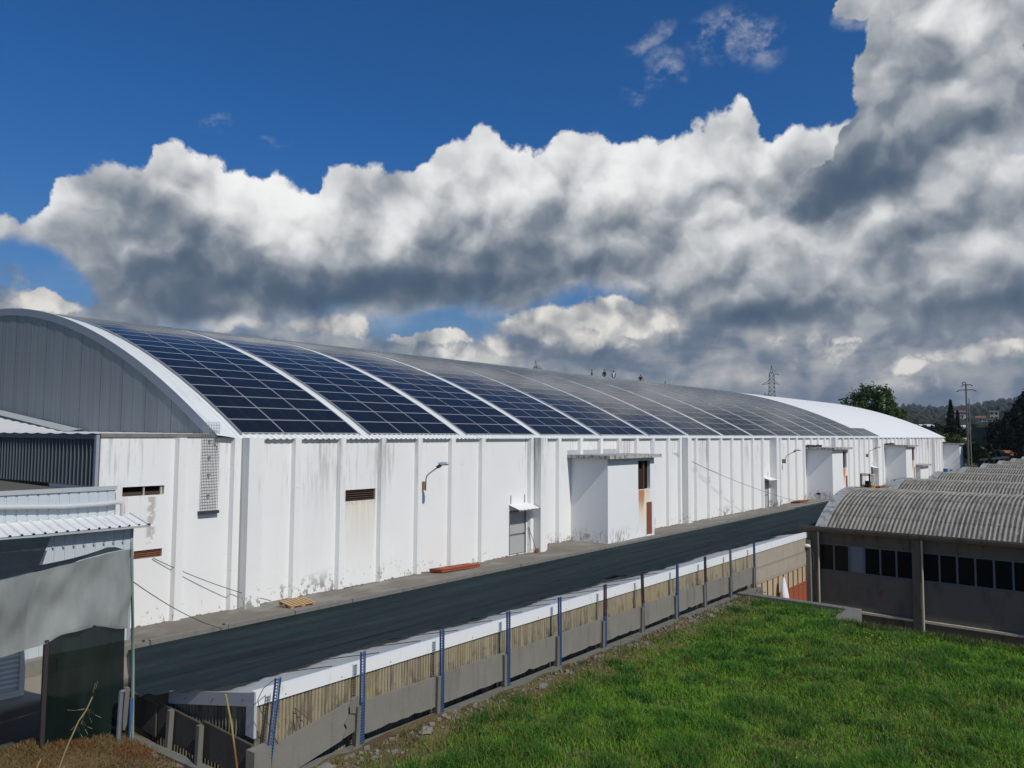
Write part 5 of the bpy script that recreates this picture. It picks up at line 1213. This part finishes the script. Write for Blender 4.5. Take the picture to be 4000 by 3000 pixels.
for i, (lab, az, d, w, dep, zb, h, wl, rf, r_, c_, kind) in enumerate(T_): rot_house('apartment_block' if r_ > 2 else 'house', lab, az, d, w, dep, zb, h, wl, rf, r_, c_, kind, 1.4, 'buildings on the far hillside')
def hall(lab, az0, az1, d, z0, z1, wall, roofm, name='hall'):
    a = (az0+az1)/2; w = 2*d*math.tan(rad(az1-az0)/2); c = (CX+d*math.sin(rad(a)), CY+d*math.cos(rad(a)), z0); o = thing(name, lab, 'industrial hall', c, 'low industrial halls in the valley'); o.rotation_euler = (0, 0, -rad(a)); ORG[o.name] = Vector((0, 0, 0))
    build(MB().box(-w/2, w/2, 0, 14, -2, z1-z0-.6), 'walls', wall, o); build(MB().prism([(-.4, z1-z0-.6), (7, z1-z0), (14.4, z1-z0-.6), (14.4, z1-z0-.9), (-.4, z1-z0-.9)], 'x', -w/2-.3, w/2+.3), 'roof', roofm, o)
    for k in range(5): build(MB().box(-w/2+(k+.3)*w/5, -w/2+(k+.7)*w/5, -.06, -.004, (z1-z0)*.35, (z1-z0)*.6), 'window', m_pane, o)
m_bluewall = M('blue_grey_wall', plain((.10, .125, .17), .06, .3), .8)
hall('long low blue grey hall with a pale roof left of the conifer', 77.9, 79.75, 300, 5.2, 10.4, m_bluewall, m_roofw2)
hall('small bright white hall right of the conifer', 80.55, 81.5, 290, 6.6, 10.0, m_hw, m_roofw2)
hall('pale roofed hall behind the red roofed houses', 82.75, 85.6, 185, 2.4, 4.45, m_grey, m_roofw2)
rot_house('house', 'red tiled house left of the grey gabled one beyond the vaults', 83.9, 152, 5.0, 6, .6, 2.2, m_hw, m_tile, 1, 3, 'gable', .9, 'red roofed houses beyond the vaults')
hh = rot_house('house', 'grey gabled house with a red roof at the right edge', 84.95, 150, 4.8, 6.0, .6, 2.0, m_grey, m_tile, 1, 2, 'gable', 1.3, 'red roofed houses beyond the vaults', .9)
gr = thing('road_barrier', 'pale road barrier on short posts near the vaults', 'barrier', (133, -4, 1.2)); 
for k in range(6):
    a, b = 82.25+k*.27, 82.25+(k+1)*.27; d = 146; p0 = Vector((CX+d*math.sin(rad(a)), CY+d*math.cos(rad(a)), 0)); p1 = Vector((CX+d*math.sin(rad(b)), CY+d*math.cos(rad(b)), 0))
    z0, z1 = 2.15+.10*k, 2.25+.10*k if k < 5 else 2.65; build(MB().add([p0+Vector((0, 0, z0)), p1+Vector((0, 0, z1)), p1+Vector((0, 0, z1+.35)), p0+Vector((0, 0, z0+.35)), p0+Vector((.2, 0, z0)), p1+Vector((.2, 0, z1)), p1+Vector((.2, 0, z1+.35)), p0+Vector((.2, 0, z0+.35))], [(0, 1, 2, 3), (3, 2, 6, 7), (0, 3, 7, 4)]), 'beam', M('pale_barrier', (.42, .38, .32), .8), gr)
    build(MB().box(p1.x-.1, p1.x+.1, p1.y-.1, p1.y+.1, .2, z1), 'barrier_post', m_conc, gr)

# ------------------------------------------------------------------ trees: limbs plus thousands of leaf faces
def leaf_mat(name, a, b): return M(name, lambda t, P: mixc(t, noise(t, P, .55, 4., .6).smooth(.35, .65), a, b), .65, spec=.25, transl=((.05, .1, .02), .25))
lm_bright = leaf_mat('leaf_fresh', (.050, .088, .020), (.105, .150, .032)); lm_mid = leaf_mat('leaf_mid', (.042, .080, .018), (.085, .130, .030)); lm_dark = leaf_mat('leaf_dark', (.012, .022, .011), (.024, .036, .017)); lm_con = leaf_mat('leaf_conifer', (.010, .020, .012), (.022, .034, .016))
def tree(name, lab, base, lobes, nleaf, size, lm, seed, group, trunk_r=.25, conifer=None):
    g = np.random.default_rng(seed); r_ = random.Random(seed); bx, by, bz = base; o = thing(name, lab, 'tree', base, group)
    top = max(l[2]+l[5] for l in lobes) if lobes else conifer[0]
    mb = MB(); mb.tube([(bx, by, bz-.5), (bx+.1, by, bz+(top-bz)*.35), (bx-.05, by+.1, bz+(top-bz)*.8)], [trunk_r, trunk_r*.75, trunk_r*.25], 8)
    for l in lobes: mb.tube([(bx+.05, by, bz+(top-bz)*.3), ((bx+l[0])/2, (by+l[1])/2, (bz+(top-bz)*.3+l[2])/2), (l[0], l[1], l[2])], [trunk_r*.45, trunk_r*.3, trunk_r*.1], 6)
    build(mb, 'trunk', m_bark, o)
    C_ = []
    if conifer:
        H, Rb = conifer; tt = g.random(nleaf)**.75; z = bz+.8+(H-bz-.8)*(1-tt*1.0); rr = Rb*tt*(.55+.45*np.abs(np.sin(z*2.6)))*np.sqrt(g.random(nleaf))*1.05; th = g.random(nleaf)*6.283
        C_ = np.stack([bx+rr*np.cos(th), by+rr*np.sin(th), z-rr*.25], 1)
    else:
        wts = np.array([l[3]*l[4]*l[5] for l in lobes]); wts = wts/wts.sum(); out = []
        for l, w_ in zip(lobes, wts):
            n = int(nleaf*w_); nc = max(6, int(n/38)); cc = g.normal(size=(nc, 3)); cc /= np.linalg.norm(cc, axis=1)[:, None]; cc *= (.45+.55*g.random((nc, 1))**.5)
            ids = g.integers(0, nc, n); q = cc[ids]+g.normal(0, .13, (n, 3)); out.append(q*np.array(l[3:6])+np.array(l[:3]))
        C_ = np.concatenate(out)
    n = len(C_); d1 = g.normal(size=(n, 3)); d1 /= np.linalg.norm(d1, axis=1)[:, None]; d2 = np.cross(d1, g.normal(size=(n, 3))); d2 /= np.linalg.norm(d2, axis=1)[:, None]; s_ = size*g.uniform(.6, 1.3, (n, 1))
    V = np.stack([C_-d1*s_, C_+d2*s_*.55, C_+d1*s_, C_-d2*s_*.55], 1)-np.array(base)
    me = bpy.data.meshes.new('crown'); me.vertices.add(n*4); me.vertices.foreach_set('co', V.reshape(-1).astype(np.float32)); me.loops.add(n*4); me.loops.foreach_set('vertex_index', np.arange(n*4, dtype=np.int32)); me.polygons.add(n); me.polygons.foreach_set('loop_start', (np.arange(n)*4).astype(np.int32)); me.update(calc_edges=True); me.materials.append(lm)
    link(bpy.data.objects.new('crown', me), o); return o
tree('broadleaf_tree', 'large green two peaked tree behind the white end of the roof', (140.5, 15, 1.2), [(139.6, 17.2, 10.4, 2.6, 3.0, 3.6), (140.9, 15.3, 11.6, 2.4, 2.7, 4.3), (141.2, 12.1, 11.0, 2.4, 2.5, 4.4), (141.6, 10.4, 8.9, 2.2, 2.2, 3.4), (139.4, 19.0, 9.4, 2.0, 1.8, 2.4), (141., 13.6, 8.4, 3, 3.6, 3.2)], 15000, .27, lm_mid, 1, 'trees beyond the warehouse', .4)
tree('broadleaf_tree', 'tiny treetop just showing over the roof crest left of the big tree', (140., 33.9, 1.2), [(140, 33.9, 12.2, 1.4, 1.3, 2.2)], 1400, .25, lm_mid, 2, 'trees beyond the warehouse')
tree('conifer', 'dark pointed conifer left of the utility pole', (133.5, -.35, 1.2), [], 9000, .24, lm_con, 3, 'trees beyond the warehouse', .25, (12.4, 2.3))
tree('conifer', 'lower dark conifer top beside the pointed one', (134.5, -1.2, 1.2), [], 3600, .24, lm_con, 13, 'trees beyond the warehouse', .2, (10.6, 1.3))
tree('broadleaf_tree', 'fresh green bush behind the last stair tower', (131.5, -1.2, 1.2), [(131.5, .2, 5.2, 1.2, 1.6, 1.3), (131.5, -1.8, 4.8, 1.2, 1.4, 1.5), (131.5, -3.0, 3.6, 1.2, 1.2, 1.7)], 4200, .20, lm_bright, 4, 'trees beyond the warehouse', .15)
tree('broadleaf_tree', 'green shrubby tree right of the last stair tower', (131, -4.6, 1.2), [(131, -3.9, 3.3, 1., 1.2, 1.7), (131, -5.0, 2.9, 1., 1.1, 1.3), (131.2, -6.0, 2.4, 1., .9, .9)], 3800, .20, lm_mid, 5, 'trees beyond the warehouse', .15)
tree('broadleaf_tree', 'dark round shrub before the pale roofed hall', (133, -6.9, 1.2), [(133, -6.9, 2.8, .9, 1.1, 1.3)], 1500, .2, lm_dark, 6, 'trees beyond the warehouse', .12)
tree('tall_dark_tree', 'tallest dark tree rising at the right edge of the photo', (128, -13.6, 1.2), [(128, -13.0, 11.4, 2., 1.6, 3.2), (128.4, -11.6, 10.0, 2., 1.5, 3.0), (128, -14.6, 12.4, 2., 2., 4.2), (128, -10.6, 8.0, 2, 1.5, 2.8), (128, -12.6, 7.0, 2, 2.4, 3.4), (128, -12.3, 4.0, 2, 2.8, 2.6)], 13500, .27, lm_dark, 7, 'dark trees at the right edge', .3)
tree('tall_dark_tree', 'dark loose tree left of the tallest dark tree', (140, -9.3, 1.2), [(140, -8.6, 8.6, 1.8, 1.6, 2.4), (140, -10.2, 9.8, 1.8, 1.6, 3.), (140, -7.8, 6.4, 1.8, 1.3, 2.2), (140, -9.8, 6.2, 1.8, 2., 2.5)], 6500, .27, lm_dark, 8, 'dark trees at the right edge', .28)
tree('tall_dark_tree', 'dark spreading tree just right of the utility pole', (150, -5.6, 1.2), [(150, -4.9, 7.0, 1.8, 1.5, 2.2), (150, -6.5, 6.4, 1.8, 1.7, 2.5), (150, -7.8, 5.8, 1.8, 1.3, 2.4)], 5200, .27, lm_dark, 9, 'dark trees at the right edge', .25)
tree('tall_dark_tree', 'low dark tree in the gap below the hillside houses', (158, -3.6, 1.2), [(158, -3.4, 5.0, 1.6, 1.8, 2.), (158, -5.4, 4.8, 1.6, 1.8, 2.2), (158, -8.5, 4.4, 2, 2.2, 2.4), (158, -12., 4.6, 2, 2.4, 2.6)], 6800, .27, lm_dark, 10, 'dark trees at the right edge', .2)
tree('broadleaf_tree', 'fresh green tree at the right edge above the vaults', (112, -14.6, -1.), [(112, -13.9, 4.2, 1.4, 1.2, 1.7), (112, -14.9, 5.2, 1.5, 1.4, 2.0), (112, -13.2, 3.1, 1.2, .8, .9)], 5200, .20, lm_mid, 11, 'trees beyond the warehouse', .2)
tree('dark_tree', 'dark tree mass on the slope behind the warehouse end', (190, 14., 1.2), [(190, 16, 6.6, 3, 3.2, 2.2), (190, 12, 6.8, 3, 3, 2.4), (190, 8, 6.4, 3, 3, 2.4)], 5200, .36, lm_dark, 12, 'dark trees at the right edge', .25)

# ------------------------------------------------------------------ pylons, pole
m_pyl = M('pylon_steel', (.075, .085, .10), .6)
def pylon(lab, x, y, zb, zt, s_, rz):
    o = thing('lattice_pylon', lab, 'pylon', (x, y, zb), 'lattice pylons on the skyline'); ORG[o.name] = Vector((0, 0, 0)); H = (zt-zb)/s_; o.scale = (s_, s_, s_); o.rotation_euler = (0, 0, rz)
    def hw(z): return float(np.interp(z, [0, H-9, H-5.6, H-2.6, H-1.8, H], [1.9, .92, .80, .72, .25, .05]))
    mb = MB()
    for sx in (-1, 1):
        for sy in (-1, 1): mb.tube([(sx*hw(z), sy*hw(z), z) for z in (0, H-9, H-5.6, H-2.6, H-1.8, H)], .075, 4)
    build(mb, 'legs', m_pyl, o)
    mb = MB(); z = 0
    while z < H-2.2:
        dz = max(1.0, hw(z)*1.5); z2 = min(z+dz, H-2.0)
        for (a, b) in (((-1, -1), (1, -1)), ((1, -1), (1, 1)), ((1, 1), (-1, 1)), ((-1, 1), (-1, -1))):
            mb.tube([(a[0]*hw(z), a[1]*hw(z), z), (b[0]*hw(z2), b[1]*hw(z2), z2)], .04, 3); mb.tube([(b[0]*hw(z), b[1]*hw(z), z), (a[0]*hw(z2), a[1]*hw(z2), z2)], .04, 3); mb.tube([(a[0]*hw(z2), a[1]*hw(z2), z2), (b[0]*hw(z2), b[1]*hw(z2), z2)], .04, 3)
        z = z2
    build(mb, 'bracing', m_pyl, o)
    for sx, L_, zz in ((1, 2.2, H-2.6), (-1, 2.9, H-5.6), (1, 2.2, H-5.6)):
        mb = MB()
        for sy in (-.7, .7): mb.tube([(sx*.7, sy, zz), (sx*L_, 0, zz-.35)], .055, 4); mb.tube([(sx*.7, sy, zz+1.0), (sx*L_, 0, zz-.35)], .045, 4)
        build(mb, 'crossarm', m_pyl, o)
    return o
pylon('lattice pylon standing on the skyline above the roof near the tree', 219.8, 62.8, 1.3, 28.1, 1., -.35+math.pi*.0-.9)
pylon('small distant pylon top peeping over the middle of the roof', 183.2, 128.5, 1.3, 30.7, 1., -.9)
up = thing('utility_pole', 'tall concrete utility pole with insulators on short crossarms', 'utility pole', (94.34, -8.5, -1.2))
m_pole = M('pole_concrete', plain((.11, .105, .10), .1, 2.), .9)
build(MB().tube([(94.34, -8.5, -1.2), (94.34, -8.5, 12.6)], [.15, .09], 8), 'shaft', m_pole, up)
build(MB().tube([(94.42, -8.83, -1.2), (94.40, -8.78, 10.9)], [.07, .05], 6), 'stay_pole', m_conc, up)
for z, a, b in ((11.95, .78, .82), (12.6, .35, .55)): 
    arm = build(MB().box(94.28, 94.40, -8.5-b, -8.5+a, z, z+.09), 'crossarm', m_steel_dark, up)
    for q in (-b, a): build(MB().tube([(94.34, -8.5+q, z-.05), (94.34, -8.5+q*1.35, z-.13)], [.06, .075], 6), 'insulator', m_steel_dark, arm)
build(MB().tube([(94.34, -8.5, 12.6), (94.34, -8.42, 12.95), (94.34, -8.2, 12.98), (94.34, -8.12, 12.7)], .05, 6), 'top_hook', m_steel_dark, up)
mast = tag(build(MB().tube([(1300, 292, 40), (1300, 292, 76)], [.5, .25], 5), 'radio_mast', m_pyl), 'thin radio mast on the far ridge', 'mast')

# ------------------------------------------------------------------ forklift, drum, rail on the far loading platform
struct(build(MB().box(57.5, 134, -8.5, -2.905, -1.3, .27), 'loading_platform', m_walk))
struct(build(MB().box(57.6, 63., -8., -3.2, .271, .55), 'forklift_ramp', m_walk))
fk = thing('forklift', 'yellow forklift with a dark mast parked by the second stair tower', 'forklift', (59.6, -5.4, .55)); ORG[fk.name] = Vector((0, 0, 0)); fk.rotation_euler = (0, 0, math.pi/2+.1)
m_yel = M('yellow_paint', (.62, .36, .02), .45)
body = build(MB().prism([(-.1, .35), (-.1, .75), (-1.0, .85), (-1.75, .85), (-1.9, .6), (-1.9, .35)], 'x', -.52, .52), 'body', m_yel, fk)
build(MB().box(-.50, .50, -1.95, -1.35, .30, 1.02), 'counterweight', m_yel, fk)
build(MB().box(-.25, .25, -1.2, -.75, .86, 1.0).box(-.25, .25, -1.3, -1.2, .9, 1.45), 'seat', m_black, fk)
mb = MB()
for sx in (-.36, .36): mb.box(sx-.07, sx+.07, .10, .22, .05, 2.18)
mb.box(-.43, .43, .12, .20, 2.10, 2.18).box(-.43, .43, .12, .20, 1.1, 1.18)
build(mb, 'mast', m_steel_dark, fk)
mb = MB()
for sx in (-.46, .46): mb.tube([(sx, -.15, .8), (sx, -.3, 1.95), (sx, -1.3, 1.98), (sx, -1.6, 1.0)], .03, 6)
mb.box(-.48, .48, -1.3, -.3, 1.95, 2.0); build(mb, 'overhead_guard', M('orange_steel', (.45, .17, .03), .6), fk)
for sx in (-.25, .2): build(MB().box(sx, sx+.1, .22, 1.2, .08, .13), 'fork', m_steel_dark, fk)
for sx in (-.45, .45):
    for y, r in ((-.15, .30), (-1.55, .24)): build(MB().tube([(sx-.09, y, r), (sx+.09, y, r)], r, 14), 'wheel', m_black, fk)
dr = tag(build(MB().tube([(110, -3.3, .27), (110, -3.3, .9), (110, -3.3, 1.5)], [.31, .33, .31], 14), 'drum', M('blue_plastic', (.03, .13, .42), .45)), 'blue plastic drum standing before the last stair tower', 'drum')
rl = thing('stair_rail', 'dark steel handrail of a short stair beyond the forklift', 'handrail', (82, -3.2, .3))
build(MB().tube([(74.2, -3.2, .75), (78.85, -3.2, 1.22), (84., -3.2, 1.22)], .04, 6), 'hand_bar', m_galv, rl)
for x, z in ((74.2, .75), (76.5, .98), (78.85, 1.22), (81.5, 1.22), (84, 1.22)): build(MB().tube([(x, -3.2, .2), (x, -3.2, z)], .035, 6), 'rail_post', m_galv, rl)

# ------------------------------------------------------------------ people on the roof crest
m_skin = M('skin', (.42, .24, .16), .6); m_hair = M('dark_hair', (.02, .015, .012), .7)
def person(lab, x, y, yaw, top, legs, pose='stand', shirt=None, lean=0., kneel=0., arms=None):
    z0 = arc(y)+.10
    o = thing('person', lab, 'person', (x, y, z0), 'workers standing along the roof crest'); ORG[o.name] = Vector((0, 0, 0)); o.rotation_euler = (0, 0, yaw)
    # joints in local axes: x right, y forward, z up
    hip = .93*(1-kneel); sh = hip+.50*math.cos(lean); fy = .50*math.sin(lean); kn = .03+kneel*.42
    J = {'pelvis': (0, 0, hip), 'belly': (0, fy*.35, hip+.18*math.cos(lean)), 'chest': (0, fy*.85, hip+.40*math.cos(lean)), 'neck': (0, fy*1.08, sh+.05*math.cos(lean)), 'head': (0, fy*1.15+.03, sh+.17*math.cos(lean)+.02), 'crown': (0, fy*1.2+.02, sh+.30*math.cos(lean)+.02)}
    Rr = {'pelvis': (.16, .12), 'belly': (.14, .105), 'chest': (.17, .12), 'neck': (.055, .055), 'head': (.088, .10), 'crown': (.06, .07)}
    E_ = [('pelvis', 'belly', 'T'), ('belly', 'chest', 'T'), ('chest', 'neck', 'N'), ('neck', 'head', 'H'), ('head', 'crown', 'H')]
    am = arms or ((.14, .0), (.14, .0))
    for s_, sd in ((-1, 'l'), (1, 'r')):
        out_, fw_ = am[0 if s_ < 0 else 1]
        J['sh'+sd] = (s_*.19, fy, sh-.04); J['el'+sd] = (s_*(.19+out_), fy-.02+fw_*.5, sh-.30+abs(fw_)*.05); J['wr'+sd] = (s_*(.18+out_*.9), fy+.05+fw_, sh-.55+abs(fw_)*.2); J['ha'+sd] = (s_*(.175+out_*.85), fy+.08+fw_*1.1, sh-.64+abs(fw_)*.25)
        Rr.update({'sh'+sd: (.065, .065), 'el'+sd: (.047, .047), 'wr'+sd: (.034, .034), 'ha'+sd: (.042, .026)})
        E_ += [('chest', 'sh'+sd, 'T'), ('sh'+sd, 'el'+sd, 'A'), ('el'+sd, 'wr'+sd, 'A'), ('wr'+sd, 'ha'+sd, 'S')]
        J['hi'+sd] = (s_*.09, 0, hip-.05); J['kn'+sd] = (s_*.10, kn, (hip)*.52); J['an'+sd] = (s_*.11, -.02-kneel*.1, .09); J['to'+sd] = (s_*.13, .15-kneel*.1, .035)
        Rr.update({'hi'+sd: (.10, .10), 'kn'+sd: (.062, .062), 'an'+sd: (.045, .05), 'to'+sd: (.045, .035)})
        E_ += [('pelvis', 'hi'+sd, 'L'), ('hi'+sd, 'kn'+sd, 'L'), ('kn'+sd, 'an'+sd, 'L'), ('an'+sd, 'to'+sd, 'B')]
    ks = list(J); me = bpy.data.meshes.new('tmp'); me.from_pydata([J[k] for k in ks], [(ks.index(a), ks.index(b)) for a, b, _ in E_], [])
    tmp = bpy.data.objects.new('tmp', me); COL.objects.link(tmp); tmp.modifiers.new('s', 'SKIN'); sub = tmp.modifiers.new('u', 'SUBSURF'); sub.levels = 1
    for i, k in enumerate(ks): me.skin_vertices[0].data[i].radius = Rr[k]; me.skin_vertices[0].data[i].use_root = (k == 'pelvis')
    dg = bpy.context.evaluated_depsgraph_get(); bm_ = bpy.data.meshes.new_from_object(tmp.evaluated_get(dg)); bpy.data.objects.remove(tmp)
    bm_.name = 'body'; mats = [top, legs, m_skin, M('work_boot', (.02, .018, .016), .8), shirt or top]; bm_.materials.clear()
    for q in mats: bm_.materials.append(q)
    idx = {'T': 0, 'A': 0, 'L': 1, 'H': 2, 'N': 2, 'S': 2, 'B': 3}
    for p_ in bm_.polygons:
        c = p_.center; best = None
        for a, b, k in E_:
            A_, B_ = Vector(J[a]), Vector(J[b]); t_ = max(0, min(1, (c-A_).dot(B_-A_)/max(1e-9, (B_-A_).length_squared))); dd = (c-A_.lerp(B_, t_)).length-.6*(Rr[a][0]*(1-t_)+Rr[b][0]*t_)
            if best is None or dd < best[0]: best = (dd, k)
        k = best[1]; p_.material_index = idx[k]; p_.use_smooth = True
        if k == 'T' and shirt and c.y > .03 and abs(c.x) < .075: p_.material_index = 4
    link(bpy.data.objects.new('body', bm_), o)
    h = Vector(J['head']); hb = MB().ball((h.x, h.y-.025, h.z+.045), (.098, .108, .098), 10, 7); build(hb, 'hair', m_hair, o, smooth=True)
    nz = MB().obox((h.x, h.y+.10, h.z-.01), .022, .035, .045).obox((h.x-.09, h.y, h.z-.01), .015, .03, .055).obox((h.x+.09, h.y, h.z-.01), .015, .03, .055); build(nz, 'nose_and_ears', m_skin, o)
    eb = MB().ball((h.x-.035, h.y+.088, h.z+.02), .012, 6, 4).ball((h.x+.035, h.y+.088, h.z+.02), .012, 6, 4).obox((h.x, h.y+.092, h.z-.055), .05, .012, .010); build(eb, 'eyes_and_mouth', m_hair, o)
    return o
m_navy = M('navy_cloth', (.02, .035, .075), .85); m_blk = M('black_cloth', (.010, .010, .013), .85); m_chr = M('charcoal_cloth', (.035, .037, .042), .85); m_jean = M('jeans', (.10, .14, .24), .85); m_pale = M('pale_shirt', (.45, .46, .48), .85); m_pink = M('pale_pink_shirt', (.50, .36, .30), .85)
person('worker in a navy jacket in profile, leftmost on the roof crest', 66.42, 29.0, rad(219.7), m_navy, m_jean)
person('worker in a charcoal vest and black sleeves, second from the left on the roof', 67.83, 28.0, rad(85), m_chr, m_jean, arms=((.10, .05), (.12, .05)))
person('worker in an open black coat over a pale shirt on the roof', 70.07, 28.0, rad(130), m_blk, m_blk, shirt=m_pale, arms=((.05, .12), (.05, .12)))
person('worker in a black shirt bending forward on the roof crest', 77.08, 28.0, rad(125), m_blk, m_pale, lean=.5, arms=((.10, .10), (.10, .10)))
person('crouching worker in a pale shirt, rightmost on the roof crest', 84.6, 28.0, rad(95), m_pink, m_jean, lean=.8, kneel=.42, arms=((.05, .15), (.05, .2)))
bag = tag(build(MB().ball((74.2, 27.5, arc(27.5)+.62), (.16, .14, .10), 8, 6).ball((74.2, 27.5, arc(27.5)+.3), (.25, .2, .32), 8, 6), 'tool_bag', m_blk, smooth=True), 'small dark bundle on the roof crest left of the bending worker', 'bag')

# ------------------------------------------------------------------ air
hz = MB().box(-4300, 4300, -4300, 4300, -4.5, 185)
hm = bpy.data.materials.new('air'); hm.use_nodes = True; ht = hm.node_tree; ht.nodes.clear()
pv = ht.nodes.new('ShaderNodeVolumePrincipled'); pv.inputs['Color'].default_value = (.72, .82, 1, 1); pv.inputs['Density'].default_value = .00010; pv.inputs['Anisotropy'].default_value = .3
ho = ht.nodes.new('ShaderNodeOutputMaterial'); ht.links.new(pv.outputs[0], ho.inputs['Volume'])
hzo = build(hz, 'haze', hm); hzo['kind'] = 'stuff'
